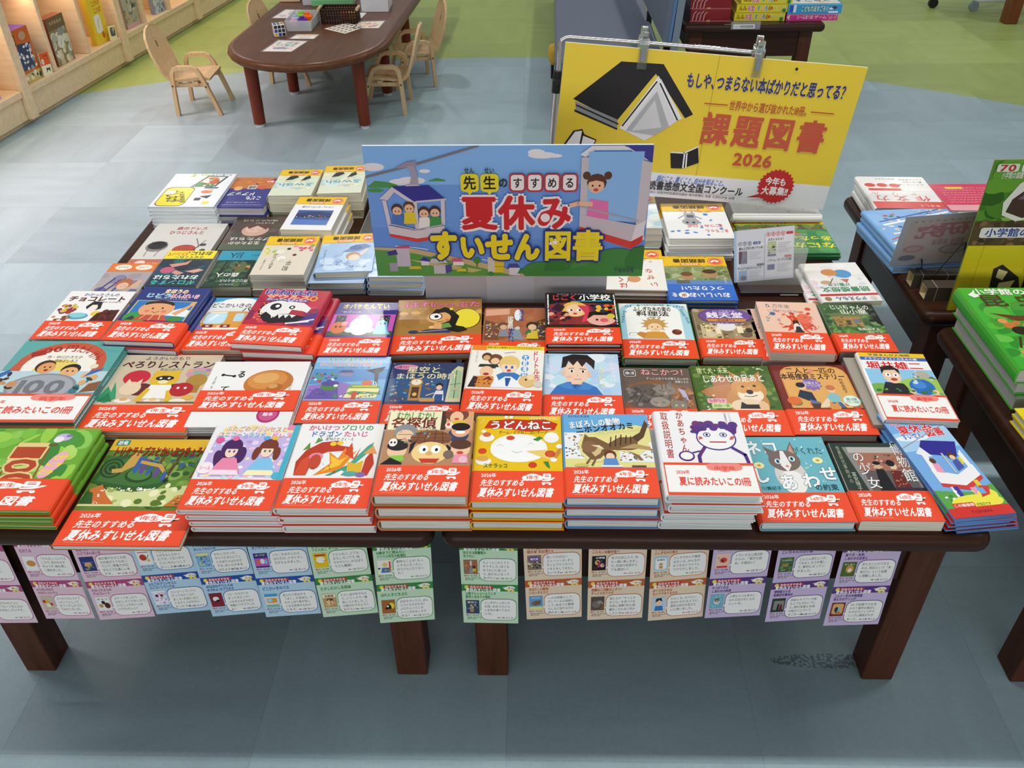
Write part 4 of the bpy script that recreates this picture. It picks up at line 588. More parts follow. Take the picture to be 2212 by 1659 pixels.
stack('dark brown novel with sleeping pale face on cover', -.778, 1.855, 0, .136, .184, .0205, 1, '5a4c44',
 'k 30 3 0 20 100 99 6 12 5f5048,4f443c,6a5a50,4a4a40;e 50 58 26 18 d0aa98;e 46 62 16 11 e0bca8;p 6a4a3c 30,70 50,80 76,70 70,60 50,72 36,62;l 5a3a30 1 40,60 46,59;l 5a3a30 1 54,59 60,60;r 0 0 100 22 55604a;o f2f0ea 5a4c44 .02 .01 50 32 80 9 ブケたちは;o f2f0ea 5a4c44 .02 .01 42 20 60 9 生きたのか;t e8e4dc .0 50 88 70 5 境内のことは;t e8e4dc .0 60 80 40 5 ありますか？', None, name='paperback_book', page='c8c0b4', hard=False, **BL)
stack('orange-topped book with striped pyjama child', -1.004, 1.602, 0, .114, .178, .0125, 2, 'b0a8a8',
 'k 30 3 0 10 100 70 6 12 8a86a0,a89aa0,c0b0a8,6a6a90;l 3a3f86 4 10,20 30,60;l 3a3f86 4 22,14 44,56;l 3a3f86 4 36,12 52,46;e 58 46 17 13 b86a48;e 58 40 12 9 e8bc9a;l 6a3a2a 1 52,40 56,39;l 6a3a2a 1 61,39 65,40;p e0b090 70,30 90,40 92,56 84,54;R 180;t 3a4a9a .05 40 14 50 14 DADDLE;R 0;r 0 78 100 100 e88038;e 30 89 18 7 fbf2e4;e 74 89 18 7 fbf2e4;t 3a7a4a .03 30 89 22 5 おやすみ;t c8502a .03 74 89 22 5 おはよう', None, hard=False, flip=False, page='d0c8c0')
stack('dark teal book with hands and yellow wrap', -.887, 1.664, 0, .124, .169, .015, 2, '1f5a5e',
 'r 0 0 100 99 2a3a4a;k 24 3 0 20 100 90 6 12 1f6a6a,2a2a3a,3a4a6a,1a5a5e;p d89a88 20,60 50,66 60,74 56,60 30,52;p e0a890 60,40 84,48 96,44 80,36;p d89a88 40,44 60,36 50,30 36,36;e 24 44 14 9 c8607a;e 74 62 14 9 28303f;o e8f4f0 1f5a5e .05 .01 50 24 88 12 おれたちは;o 4ac0b8 1a3a3a .05 .01 50 10 88 12 ギロンする;r 0 76 100 100 f2e02a;t 1c1a10 .05 66 92 54 11 おれに、;t d84a2a .05 24 90 40 10 ロンパ;t 1c1a10 .03 50 81 60 7 させてくれー', None, name='paperback_book', hard=False, page='d8d4c8', **BL)
stack('dark forest novel with turquoise paper wrap', -.759, 1.668, 0, .116, .174, .0255, 1, '2a4434',
 'k 70 3 0 0 100 74 4 9 24402e,345a3a,3f6a40,1c2e26,4a6a44;e 60 52 12 16 5a6a3a;k 14 4 44 44 80 72 2 4 a84a3a,d89a5a,6a2a24;l 1c2620 4 20,20 24,74;l 1c2620 4 84,24 80,74;o f2f4ee 24402e .03 .01 40 32 50 11 森の人;t eef0ea .02 60 16 60 7 閉じこめられた;t b8c8b8 .0 50 6 30 4 金原瑞人訳;r 0 72 100 100 2f9ab8;t 12384a .04 30 86 16 14 人;t 12384a .02 44 86 14 20 あの;t 12384a .0 80 86 24 6 謎はひらく', None, name='paperback_book', hard=False, page='d4d8c4', **BL)
stack('cream novel with teapots, flowers and yellow wrap', -.641, 1.671, 0, .126, .187, .0185, 3, 'e2d8c4',
 'k 14 3 60 60 96 76 3 5 d85a7a,e8a0b0,8ab04a;k 14 4 4 50 30 74 3 6 c8d84a,a8c060,e8e090;e 50 66 4 3 3a2a22;e 44 40 8 7 f2efe6;e 46 36 6 4 dcd4c0;e 66 50 4 3 6a3a2a;e 36 58 9 6 ece8d8;o 4a4a46 e2d8c4 .01 .01 62 30 12 12 平;o 4a4a46 e2d8c4 .01 .01 60 16 12 12 和;v 4a4a46 .02 30 34 9 40 えてこぶ;v 6a6a60 .0 14 26 4 28 すずりの語り', 'Y', name='paperback_book', hard=False, page='dcdccf', **BL)
stack('light blue novel with floating boy, slantwise on two stacks', -.498, 1.683, 4, .134, .186, .0205, 1, 'a8c4e4',
 'k 30 3 0 4 100 76 8 14 a8c4e4,b8d0ec,98b8dc,c8dcf0;p 6a86b8 40,50 62,70 80,72 92,64 70,52;e 64 62 12 6 4a6aa0;e 62 40 13 10 b88a64;e 64 36 10 8 f0d0b4;p f0d0b4 72,44 84,60 88,58 78,42;o 5a7ab0 d8e4f4 .02 .01 46 22 30 14 テス;t 3a4a6a .02 74 12 34 8 チーム;t 5a7ab0 .0 30 40 6 6 なら;v 5a6a9a .0 10 36 7 44 だいじょうぶ', 'Y', z=.463, name='hardback_novel', page='e4dfc8', **BL)
stack('light blue novel under the slanted one', -.512, 1.672, .5, .130, .184, .0165, 2, 'b4cce8', '', 'Y', name='hardback_novel', page='e6e0c6', **BL)
stack('light blue novel in the stack beside the sign base', -.374, 1.672, 0, .128, .184, .0165, 3, 'b4cce8', 'k 30 3 0 4 100 76 8 14 a8c4e4,b8d0ec,98b8dc,c8dcf0', 'Y', name='hardback_novel', page='e6e0c6', **BL)
stack('black novel with lime handwriting and yellow wrap', -.43, 1.885, -2, .128, .187, .0233, 2, '20221c',
 'v b8d83a .03 70 36 14 64 砂に鏡の;v b8d83a .03 44 36 14 64 誰のヲに;v dfe8c0 .0 22 40 6 50 いま私の', 'Y', name='paperback_book', hard=False, page='cfc8b0', **BL)
stack('dark red paperback behind the black novel', -.432, 2.084, 0, .124, .126, .0153, 3, '4a2a24', '', 'Y', name='paperback_book', hard=False, page='c8bfa8', **BL)
stack('pale novel half hidden behind the blue sign', .182, 1.87, 0, .130, .187, .0175, 4, 'cfe0e8',
 'k 30 3 0 4 100 76 8 14 b8d4e4,d8e4ec,e8eee8', 'Y', name='paperback_book', hard=False, page='dcd8c8', **BL)
stack('polka dot picture book with grey robot', .324, 1.832, 0, .157, .19, .0089, 7, 'f1f3f5',
 'k 16 3 4 6 96 72 3 4.4 3a86d0,4a94da;e 40 46 14 10 a8aab0;r 32 54 50 72 b0b2b8;r 36 58 47 66 5a5e66;e 44 44 2.4 2.4 333;e 34 44 2.4 2.4 333;l 9a9ca4 2.6 50,62 58,54;l 9a9ca4 2.6 31,64 22,56;l 9a9ca4 3 46,72 46,78;l 9a9ca4 3 36,72 36,78;e 66 84 20 11 e8b030;e 66 82 10 8 b86a34;e 66 80 7.5 6 f4d4b8;o d83a3a fff .04 .02 76 20 36 9 まこちゃん;t d83a3a .03 82 34 16 9 と;o d83a3a fff .04 .02 54 34 44 8 つみくロボ', 'Y', page='dfe4e8', jit=[(.002, .0, 0), (-.002, -.002, .5), (.001, .001, .3), (-.003, -.001, .6), (.001, -.002, 0), (-.002, 0, .4)], **BL)
stack('wide green picture book with red birdlike figure', .514, 1.836, 0, .224, .20, .0067, 3, '3f8a4c',
 'k 60 3 0 0 100 66 6 12 3f8a4c,4a9654,368044,5aa060;p 6a5a3a 100,62 0,60 0,70 100,74;k 30 4 0 60 100 78 4 8 5a7a3a,6a8a44,4a5a34,8a9a5a;e 46 60 12 10 3a4a9a;e 54 52 10 8 d8503a;p d8503a 62,56 70,48 56,46;l 5a3a2a 1.4 46,68 48,76;o e8e23a 3f8a4c .05 .01 78 38 44 12 あった。;o e8e23a 3f8a4c .05 .01 76 20 48 14 なにか;o e8e23a 3f8a4c .05 .01 40 22 12 10 「', 'Y', page='7aa8b8', **BL)
stack('white book with red lettering and small bald figure', .16, 1.658, -2, .142, .19, .0125, 2, 'f2f0ec',
 'o c83a34 f2f0ec .03 .01 24 40 14 12 ぼ;o c83a34 f2f0ec .03 .01 26 24 14 12 く;o c83a34 f2f0ec .03 .01 30 10 14 12 は;t c83a34 .02 74 46 14 10 な;t c83a34 .02 76 30 14 10 ぜ;t c83a34 .02 80 14 14 10 い;e 48 26 11 8 d89a70;p 9ab0b8 38,36 58,36 62,52 36,52;l 3a3a3a 1 40,24 36,18;k 6 3 10 60 90 80 3 5 e8d0c0,c8d0b0', 'Y', page='c9a27a', **BL)
stack('blue rice-growing picture book with two bronze statues', .300, 1.615, -.5, .152, .20, .0115, 2, '2f6fd0',
 'r 0 42 100 76 8a9a6a;k 40 3 0 44 100 76 3 7 7a8a5a,9aa878,5f7a4a,b0b890;r 0 34 100 44 5a8ac8;e 34 52 10 8 b08a6a;e 34 58 9 5 6a4a34;e 70 58 12 8 b89070;e 70 64 11 5 3a2a24;r 16 36 36 44 5a6a6a;o fff 2f6fd0 .05 .01 52 26 66 9 つくりたい！;o fff 2f6fd0 .05 .01 60 11 62 10 おいしいお;e 22 11 8 6 fff;t c8502a .05 22 11 9 8 米;o fff 2f6fd0 .05 .01 8 11 9 9 を;v fff .0 90 46 4 20 しもだいら', 'Y', page='d8c890', **BL)
DR = 'k 26 3 0 20 100 96 5 9 e8e8e6,f4f4f2,ecd0d8,dcdce4;e 62 70 16 11 5a9ad0;e 40 74 14 9 d89050;e 46 52 12 9 e0e0e0;p c86a5a 52,56 68,56 60,46;e 24 48 10 5 c8a880;l 8a6a4a 2 26,40 40,58;o 3a8a5a fff .06 .02 50 30 84 12 読書感想文;o 3a8a5a fff .05 .02 44 42 40 8 が書ける;r 0 14 100 19 c83a3a;o 3a7ac8 f2d23a .06 .03 50 7 54 9 ドラえもん;e 10 7 6 5 a87a5a;e 88 7 6 5 d8d0c8'
stack('white writing guide with green lettering, leaning on its twin', .628, 1.596, 3, .132, .171, .0145, 1, 'eeeeec', DR, None, z=.445, name='paperback_book', hard=False, page='dcd8b8', **BL)
stack('white writing guide with green lettering, flat on the table', .605, 1.606, -3, .128, .165, .0145, 1, 'eeeeec', DR, None, name='paperback_book', hard=False, page='dcd8b8', **BL)

# ---- tables at the right
stack('white writing workbook with red lettering and red base', .862, 2.0, -2, .178, .196, .020, 3, 'f2efec',
 'o d8453a f2efec .03 .01 76 30 22 16 作;o d8453a f2efec .03 .01 46 30 20 16 文;o d8453a f2efec .03 .01 18 30 20 16 力;t d8988c .0 68 44 12 11 ド;t d8988c .0 40 44 12 11 リ;t d8988c .0 12 44 12 11 ル;r 0 0 100 20 d8473a;t f4d8d0 .03 78 8 30 6 やさしく;q 30 58 24 3.6 d8473a;q 78 57 20 3.6 f8f6f2;e 12 72 8 6 d8402e;e 30 72 8 6 d8402e;e 48 71 8 6 d8402e;t 555 .0 74 74 40 5 ストーリーを;t 555 .0 78 82 30 5 楽しむうちに;t 555 .0 78 90 36 5 とんとん作文が;t 555 .0 40 92 30 4 好きになるよ', None, name='paperback_book', hard=False, page='dcd8d2', z=.43, **BL)
stack('blue airplane picture book full of small planes', .840, 1.772, 5, .217, .212, .015, 4, '7fb2e6',
 'k 16 3 0 0 100 98 8 16 7fb2e6,8abcec,76a8e0;l f2f0ea 6 4,16 94,78;l f4f2ee 4 10,62 96,88;l c84a3a 2 4,26 60,60;l f2f0ea 3 12,40 84,52;k 60 5 4 6 96 90 2 4 f4f2ee,c84a3a,5a8a4a,3a4a8a,e8c878,d8d4cc;l 3a5aa0 2 8,70 90,96;t e8e8d8 .02 76 94 40 5 ずかん', None, page='a8b0b8', **BL)
stack('red and pink booklet covered in rows of small text', 1.075, 2.048, 0, .20, .165, .030, 1, 'd8325a',
 'r 0 0 100 20 f0a8b0;'+';'.join('t f4c8d0 .0 50 %d 84 5 はじめてのさくぶんがかける%s' % (30+9*i, 'もんだいしゅう'[:3+i % 4]) for i in range(7))+';q 30 84 12 4 f0d040;e 84 56 10 7 f4e8e8', None, name='paperback_book', hard=False, page='e8dcd8', **BL)
stack('small brown and white insect book', 1.092, 1.935, 0, .13, .11, .026, 1, 'f0eee8',
 'e 70 56 12 12 a8684a;e 50 40 14 10 d8d0c0;r 0 74 100 92 4a8ac8;t 2a2a2a .04 24 20 34 18 むし;t 333 .03 60 26 30 14 木の本;l 4a3a2a 2 62,56 78,50', None, name='paperback_book', hard=False, page='c8b8a0', **BL)
GB = 'k 60 3 0 0 100 84 7 12 3fae34,58b83c,4a9a34,6ac04a,359030;e 60 40 34 22 d88a4a;k 40 4 10 10 90 60 3 6 4a9a34,c87a3a,e09a58,3a7a2a,6a4a2a;p 6a3a22 10,66 34,62 60,66 96,56 96,48 60,58 30,56;p 6a3a22 48,60 54,40 60,40 58,60;e 26 44 8 5 2a2018;e 42 32 5 3 e8e8e0;e 70 28 7 4 e0c040;l 4a3020 2 20,36 14,24;l 4a3020 2 36,26 90,20;o f2f6ee 3fae34 .05 .01 46 94 74 8 小学館の図鑑;o 4a3a22 3fae34 .06 .01 22 82 24 15 昆;o 4a3a22 3fae34 .06 .01 54 82 24 15 虫;p f4f4f0 4,90 10,94 14,88 8,86'
stack('thick glossy green insect encyclopedia with rounded spine', .866, 1.248, 0, .225, .285, .034, 1, '44b038', GB, None, z=.498, page='c8c8c6', name='encyclopedia')
for i in (0, 1):
    stack('green-edged encyclopedia right under the thick green one' if i == 0 else 'green-edged encyclopedia lowest of three at right edge', .884+.006*i, 1.262-.004*i, 0, .225, .280, .034, 1, '57b441', '', None, z=.464-.034*i, page='bcbcba', name='encyclopedia', spine='R')
stack('yellow-edged book in clear wrap at right edge', .882, 1.02, 3, .22, .205, .016, 2, 'ecd82a', 'k 20 3 0 0 100 100 6 12 f0e04a,e8d020,f4f0c0', None, page='d8d4c8', spine='R')

# ---------------------------------------------------------------- signs standing among the books
def panel(name, label, cat, W_, H_, T, spec, edge, loc, rz=0, tilt=0, roll_=0, mat=SATIN, back=None, parent=None):
    """upright printed board: face towards the viewer, origin at its lower left front corner"""
    m = MB(); m.box(0, 0, 0, W_, T, H_, edge)
    Canvas(m, (0, -1e-4, 0), (W_, 0, 0), (0, 0, H_), 4e-5, 1e-4).draw(spec)
    if back: Canvas(m, (W_, T+1e-4, 0), (-W_, 0, 0), (0, 0, H_), 4e-5, 1e-4).draw(back)
    o = m.build(name, mat, parent); o.location = loc; o.rotation_mode = 'ZXY'
    o.rotation_euler = (tilt, roll_, rz)
    return tag(o, label, cat) if label else o

KID = 'e %g %g 2.1 4.2 %s;e %g %g 1.7 3.4 f0c4a0;p %s %g,%g %g,%g %g,%g %g,%g;e %g %g .25 .55 2a1c16;e %g %g .25 .55 2a1c16'
def kid(x, y, hair, shirt): return KID % (x, y, hair, x, y-1.3, shirt, x-2.4, y-13, x+2.4, y-13, x+1.8, y-4, x-1.8, y-4, x-.6, y-1.4, x+.6, y-1.4)
BLUESIGN = ('r 0 0 100 100 74aaf0;p 86c0fc 0,72 100,72 100,100 0,100;p 6ea4ee 0,0 100,0 100,72 0,72;p 649aea 0,40 60,30 100,40 100,0 0,0;'
 'e 3 85 4 3 eef1f6;e 16 75 5 3 eef1f6;e 12 74 4 2.5 eef1f6;e 21 82 2 1.4 eef1f6;e 62 93 5 2.4 f2f4f8;e 60 95 3 2.4 f2f4f8;e 66 92.6 3 1.4 f2f4f8;'
 'p 4a9a4a 0,70 3,75 8,74 11,72 11,70;e 3 68 3 1.6 4a9a4a;p 4a9a4a 22,75 25,77 28,75.5 28,74.6 22,74.6;k 60 3 26 40 80 72 .15 .4 a8c4ec,c0d4f2;'
 'p c9b789 0,24 14,23 34,14 56,3 56,0 0,0;p 57a046 0,22 12,20 30,12 52,0 0,0;p c6bd7e 12,14 26,10 40,5 36,3 22,8;l c8dcf4 .5 8,25 14,24 20,22;l c8dcf4 .5 40,14 48,10;'
 'r 8 8 13 23 c9c6d4;p d0506a 8,23 13,23 13.4,25 9,25;r 5 4 8 11 a8a4b8;p 3a3a8a 4.5,20 8,22 8.6,18 5,17;p e0e0ea 17,9 20,9 20,13 17,13;p 3a3a9a 16.6,13 20.4,12 20,15 18,16;p 3a8a4a 19,14 22,17 26,16 27,13;p d0ccd4 20,11 27,11 26,14 21,14.6;p d0608a 28,12 33,12 32,15 29,15;r 29 9 33 12 eeeef2;p c9c6d4 21.6,2 26,2 26,9 21.6,9;p 4a4aa0 26,2 28.4,4 28.4,10 26,9;p e0c83a 12,6 17,6 16.6,8.4 13,8.4;r 42 3 44.6 16 d8d4c8;r 44.6 3 48 16.4 e4cc2a;l b8a020 .3 44.6,12 48,12;l b8a020 .3 44.6,8 48,8;p 4a4aa0 49,6 54,7 53,10 50,10;r 50 1 54 7 e2e2ea;p 2f8a4a 53,2 60,3 58,6 54,6;e 38 13 1.4 2.6 3f8f3a;r 37.7 8 38.2 11 7a5a3a;e 33 5 1.4 2.4 3f8f3a;e 43 2 1.2 2 3f8f3a;p e0c83a 30,4 34,4 33.6,6.4 31,6.4;'
 'e 62 4 7 8 3f8c3c;e 71 6 8 10 357f36;e 80 7 7 8 46934a;e 90 10 10 13 3c893e;e 99 12 6 13 2f7834;e 84 3 14 6 3f8c3c;p 3f8c3c 56,0 100,0 100,6 58,4;'
 'l 7f7f86 .8 0,78 18,87 40,100;p 9a96a8 11,85 15,89 18,90 18.6,86 12,84.4;p a8a4b6 15,86 17.6,86 18.4,80 18.4,72 15.4,72 16.4,80;r 14 71 19 72.4 d0ccd4;'
 'p d8d4da 4,62 9,71 17,60 15,59 9.6,67 7,61;p 2f3196 9,71 22,72 28,61 17,59;p d2cdd4 17,59 28,61 28,62.4 17,60.4;p d9d4da 5,61 6.4,61 7.4,42 6,42;p d6d2d8 16,60 17.4,60 17.4,36 16,36;p d8d4da 26,61 27.4,61 27,42 25.6,42;'
 +kid(10, 54, '4a2f1e', '4a7ac4')+';'+kid(14.4, 56, '5a3a22', 'e8d42a')+';'+kid(19.6, 52, '4a2a1c', 'f2f2f0')+';'+kid(23.6, 52.6, '3f2a1c', '3f9a4a')+
 ';p d9d4da 6,42 16.4,37.6 26.8,41.6 26.4,34 16.4,31 6.4,35;p d83f38 6.4,35.4 16.4,31.4 26.4,34.4 26.2,32 16.4,28.4 6.6,33;l b8b8c4 .5 7,43 16.4,38.4 26.4,42.4;'
 'p ecebf0 75,94 79,100 100,100 100,90 96,97 80,97 77,92;p 3a3a98 90,100 100,100 100,88;l d8d8e0 .4 77,93 80,98;l d8d8e0 .4 91,99 98,90;p 8ec4fa 78,46 78,96 97,96 97,44;p ccc8d0 75.6,92 78,92 78,44 75.6,44;p d0ccd4 96.4,90 100,88 99.6,42 96,42;'
 'e 81.2 74 3.5 6.4 5a3622;e 77.6 79 1.4 3 5a3622;e 85 79 1.4 3 5a3622;e 81 71.6 2.9 5.4 f2c4a0;p 5a3622 78,74 81,75.5 84.2,74 83.4,78.6 79,78.6;e 79.8 71.6 .35 .8 222;e 82.2 71.6 .35 .8 222;e 81 68.6 .9 1.2 d8463a;p e87ab8 78,48 86,46 85.6,60 79,62;l f2c4a0 1.7 79.6,58 75,58.6 72.4,57;'
 'p d9d4da 75.6,50 99,40 99.6,30 75.6,44;p cbc6cf 75.6,50 75.6,38 95,26 96,42;p d83f38 75.6,41 94.6,29 94.8,23 75.8,36;p d2362f 94.6,29 99,34 98.6,28 94.8,23;p e6e6ec 96,42 99.6,46 99,34 94.8,29;l b0b0bc .6 76,56 96.6,45;'
 'q 36.6 74 3.2 6.6 f0e62e;p f0e62e 35.4,68 37.8,68 36.4,65;t 222 .03 36.6 83 3.6 4 せん;t 151515 .05 36.6 74 4.6 9.4 先;q 43.6 74 3.2 6.6 f0e62e;p f0e62e 42.4,68 44.8,68 43.4,65;t 222 .03 43.6 83 3.6 4 せい;t 151515 .05 43.6 74 4.6 9.4 生;t 151515 .05 48.4 74 3.4 7 の;'
 +';'.join('q %g 74 2.9 6.8 c4323a;q %g 74.2 2.3 5.6 f4f4f6;t 151515 .04 %g 74 3.4 7.4 %s' % (53.4+6.1*i, 53.4+6.1*i, 53.4+6.1*i, c) for i, c in enumerate('すすめる'))+
 ';'.join([';o d01f28 f2f2f6 .068 .07 39.6 51.5 13 24 夏', 'o d01f28 f2f2f6 .068 .07 53 51.5 13 24 休', 'o d01f28 f2f2f6 .068 .07 66.4 51.5 12.6 24 み', 'e 63.3 48 1.7 3.4 f4f4f6'])+
 ''.join(';o f1e21c 1f3488 %g .06 %g %g %g %g %s' % (.06 if c in '図書' else .1, x, y, w, h, c) for x, y, w, h, c in ((26, 26, 10.4, 22, 'す'), (36.4, 25, 9.6, 19, 'い'), (46.6, 25, 10.4, 21, 'せ'), (56.6, 25, 9.6, 21, 'ん'), (68, 26, 10.6, 23, '図'), (79, 26, 11.6, 23, '書')))+
 ';s 67 29 1.4 .6 5 fff;s 65.4 28 .9 .4 5 fff;t 2a3f66 .05 93 6 7 4.4 T O H A N')
sg = thing('summer_reading_sign', 'wide blue summer-reading sign with cable car and red and yellow lettering', 'sign', (-.3365, 1.636, .43))
o = panel('sign_board', None, None, .576, .296, .004, BLUESIGN, 'e8ecf2', (-.002, -.006, .076), 0, radians(1.2), 0, parent=sg); o['label'] = 'printed blue board'
m = MB(); m.box(.098, .006, 0, .50, .012, .30, 'b9bac2'); m.face([(.098, .0055, 0), (.235, .0055, 0), (.235, .0055, .08), (.098, .0055, .08)], 'b2b2ba'); m.face([(.235, .0055, 0), (.34, .0055, 0), (.34, .0055, .08), (.235, .0055, .08)], 'c3c2ca'); m.face([(.34, .0055, 0), (.44, .0055, 0), (.44, .0055, .08), (.34, .0055, .08)], 'bcb8ba')
m.box(.10, .012, 0, .12, .075, .004, 'b0b0b8'); m.box(.46, .012, 0, .48, .075, .004, 'b0b0b8'); m.build('card_stand', SATIN, sg)

YELSIGN = ('r 0 0 100 100 f0d23e;r 0 0 100 18 eceaf0;p 1b1a1d 4.6,64.4 19,91 33,91.5 20.4,52;p 1b1a1d 33,91.5 46,60.5 43.5,57.5 31,85 20.4,54;p 8f9296 5.4,63 20.6,53 21,47 6,57;p 1b1a1d 5.4,57.6 21,47 21,45.8 5.6,56;l 1b1a1d .5 6,60.4 21,50;p e8e8ee 21.6,47.4 32,84 42,57 38,50 31,40;p f4f4f6 22,47.4 31.6,82 33,82 24,46;l 1b1a1d .5 22.6,49 31.8,80;p f4f4f6 33,82 42.6,57 40.4,55 32.6,78;l 1b1a1d .5 33,79 41,56;p b9babf 24,46 32.4,74 38.6,51 34,44;p dcdce2 26,46 32.2,68 36,50;'
 'p 1b1a1d 3.2,33 6,43 9,44.6 10,41 14.4,38 12.4,26 8,29 4,27;p f4f4f6 4,33.4 6.6,42.4 9,43.4 8.6,32;p f4f4f6 9.2,32 9.6,40 14,37.4 12.2,28;p 1b1a1d 40.8,33 45.4,33 50,38.6 51.4,27.4 46,22.4 42,22;l f4f4f6 .5 45.8,33 46.2,23;l f4f4f6 .5 46.6,33.4 47.2,23.4;l f4f4f6 .5 41,33.4 45.6,33.6 50,38.8;'
 't 21368c .05 69 82.8 55 9.6 もしや、つまらない本ばかりだと思ってる？;t c2583a .03 71 68.6 27 6.4 世界中から選び抜かれた18冊。;r 49 68.2 57 69 c2583a;r 85.5 68.2 93.5 69 c2583a;'
 't cd5a42 .058 54.6 51.7 10 21 課;t cd5a42 .058 65.7 51.7 10 21 題;t cd5a42 .058 76.8 51.7 10 21 図;t cd5a42 .058 88 51.7 10 21 書;t cd5a42 .058 70 32.5 14 11 2026;'
 'i 3a68b8 .02 50 13.9 24.5 4.4 読むこと、書くこと、自分を知ること。;t 26262a .04 48 8.6 43 6.2 青少年読書感想文全国コンクール;r 28 5.2 67 5.4 888;t 555 .0 48 3.4 38 2 主催 公益社団法人 全国学校図書館協議会 毎日新聞社 後援 文部科学省 協賛;'
 's 80.6 14.7 6.6 5.9 26 c8282e;p c8282e 75,8 71,5 78,6;t f6f0f0 .06 80.2 18.4 7.6 5.6 今年も;t f6f0f0 .06 80.6 11.4 9.6 6 大募集!!;l a8922a .12 51.4,18 50.8,100;e 76.8 95.4 .5 1 151515')
panel('contest_sign', 'yellow reading-contest sign with black book picture, clipped to chrome stand', 'sign', .692, .352, .004, YELSIGN, 'f0ead0', (.0425, 2.0, .545), 0, 0, radians(5.0))
st = thing('chrome_display_stand', 'chrome tube stand with rounded top corner behind yellow sign', 'display stand', (.283, 2.022, .436))
m = MB(); m.tube([(-.245, 0, .006), (-.234, 0, .24), (-.227, 0, .35)], .0078); m.build('lower_tube', CHROME, st)
m = MB(); c0 = [(-.2265, 0, .345), (-.2225, 0, .43)]+[(-.2225+.022*(1-cos(a)), 0, .445+.020*sin(a)) for a in [pi/10*k for k in range(1, 6)]]+[(.0, 0, .449), (.235, 0, .4275)]
m.tube(c0, .0053); m.build('upper_tube', CHROME, st)
m = MB(); m.tube([(-.229, 0, .34), (-.227, 0, .37), (-.2255, 0, .39)], .0105, n=10); m.tube([(-.228, -.010, .37), (-.228, -.020, .37)], .007, n=8); m.build('height_clamp', BLACKP, st)
m = MB(); m.box(-.30, -.06, -.006, -.19, .06, .006, bev=.003); m.build('base_plate', CHROME, st)
def clip(x, z, label, a):
    m = MB(); m.box(-.011, -.019, -.048, .011, -.015, .012, bev=.001); m.box(-.011, .006, -.026, .011, .010, .020, bev=.001); m.box(-.012, -.016, .010, .012, .008, .016, bev=.001); m.box(-.008, -.022, .014, .008, -.012, .034, bev=.002); m.box(-.008, .002, .014, .008, .010, .040, bev=.002)
    r = thing('sign_clip', label, 'clip', (x, 2.014, z)); r.rotation_euler = (0, radians(a), 0)
    m.build('jaw', CLEAR, r); m = MB(); m.box(-.005, -.0205, -.030, .005, -.0192, .000); m.build('grip_pad', GREYV, r)
clip(.250, .884, 'clear plastic clip on chrome tube, left one above the black book', 3)
clip(.512, .862, 'clear plastic clip at the right end of the chrome tube', 3)

# ---------------------------------------------------------------- review cards hanging under the front tables
def card_panel(cv, H, dark, grade, t1, t2, th, lines, who, vmax=100):
    """H = (v0, v1) span of one card on the strip"""
    v0, v1 = H; k = (v1-v0)/100
    c = Canvas(cv.mb, cv.O+cv.B*(v0/100), cv.A, cv.B*k, cv.eps, cv.h); c.vmax = vmax
    c.draw('r 0 83 100 100 %s;e 9 93 4 4.4 f2dc4a;q 34 93.5 22 3.4 c8303a;t fff .03 34 93.5 38 5.4 先生のすすめる;t fff .05 38 86.4 62 8 夏休みすいせん図書;p fff 72,93 76,91 78,94;e 86 92 9 5 f6f2e2;e 80 91 5 4 f6f2e2;e 84 85.4 3 2.4 f2dc4a;e 91 85.4 3 2.4 f2dc4a;t e0882a .05 84 92 5 6 %s;t 555 .02 91 91 7 3 年生' % (dark, grade))
    if t2: c.draw('t %s .03 %g 77 %g 7 %s;t %s .03 %g 68.5 %g 7 %s' % (dark, 6+len(t1)*2.5, len(t1)*5, t1, dark, 6+len(t2)*2.5, len(t2)*5, t2))
    else: c.draw('t %s .03 %g 73 %g 8 %s' % (dark, 6+len(t1)*3, len(t1)*6, t1))
    c.draw('q 65 36 32.5 28 %s;q 65 36 31.6 26.8 f6f5f1;p f6f5f1 34,34 29,31 34,29;r 6 25 30 60 %s' % (dark, th[0]))
    tc = Canvas(cv.mb, c.O+c.A*.065+c.B*.255, c.A*.23, c.B*.34, cv.eps, c.h+4e-5); tc.draw(th[1])
    for i, l in enumerate(lines): c.draw('t 3a3a3a .0 %g %g %g 6.5 %s' % (39+len(l)*2.6, 54-9.5*i, len(l)*5.2, l))
    c.draw('t %s .0 80 15 22 5 %s;r 62 14.2 67 16 %s;r 6 19.5 10 22 d8606a;t 444 .0 20 20.6 18 3 作・絵 作者;t 777 .0 20 15 26 3 定価 本体 円;t 777 .0 15 11 16 3 発行所' % (dark, who, dark))
PINK, BLU, GRN, ORG, PUR = ('b04a80', 'e6c6d8'), ('2350a0', 'b4d4ea'), ('37893f', 'c6e2c4'), ('c05f34', 'ead2b6'), ('5a357f', 'cbb8dd')
def strip(x0, zb, tone, g, up_, lo, label, yaw_=0.0, rl=0.0, w=.0965, h=.194, y=.962):
    hh = min(h, .387-zb)
    m = MB(); m.box(0, 0, 0, w, .0005, hh, tone[1])
    cv = Canvas(m, (0, 0, 0), (w, 0, 0), (0, 0, h), 1.6e-5, 5e-5)
    card_panel(cv, (50.5, 100), tone[0], g, *up_, vmax=(hh/h*100-50.5)/.495); card_panel(cv, (0, 50), tone[0], g, *lo)
    m.v = [(p[0], p[1]-.010*(1-p[2]/h), p[2]) for p in m.v]        # the paper swings a little forward at its lower edge
    o = m.build('review_card', MATTE); o.location = (x0, y, zb); o.rotation_mode = 'ZXY'; o.rotation_euler = (0, rl, yaw_)
    tag(o, label, 'card', 'printed review cards hanging below the front tables')
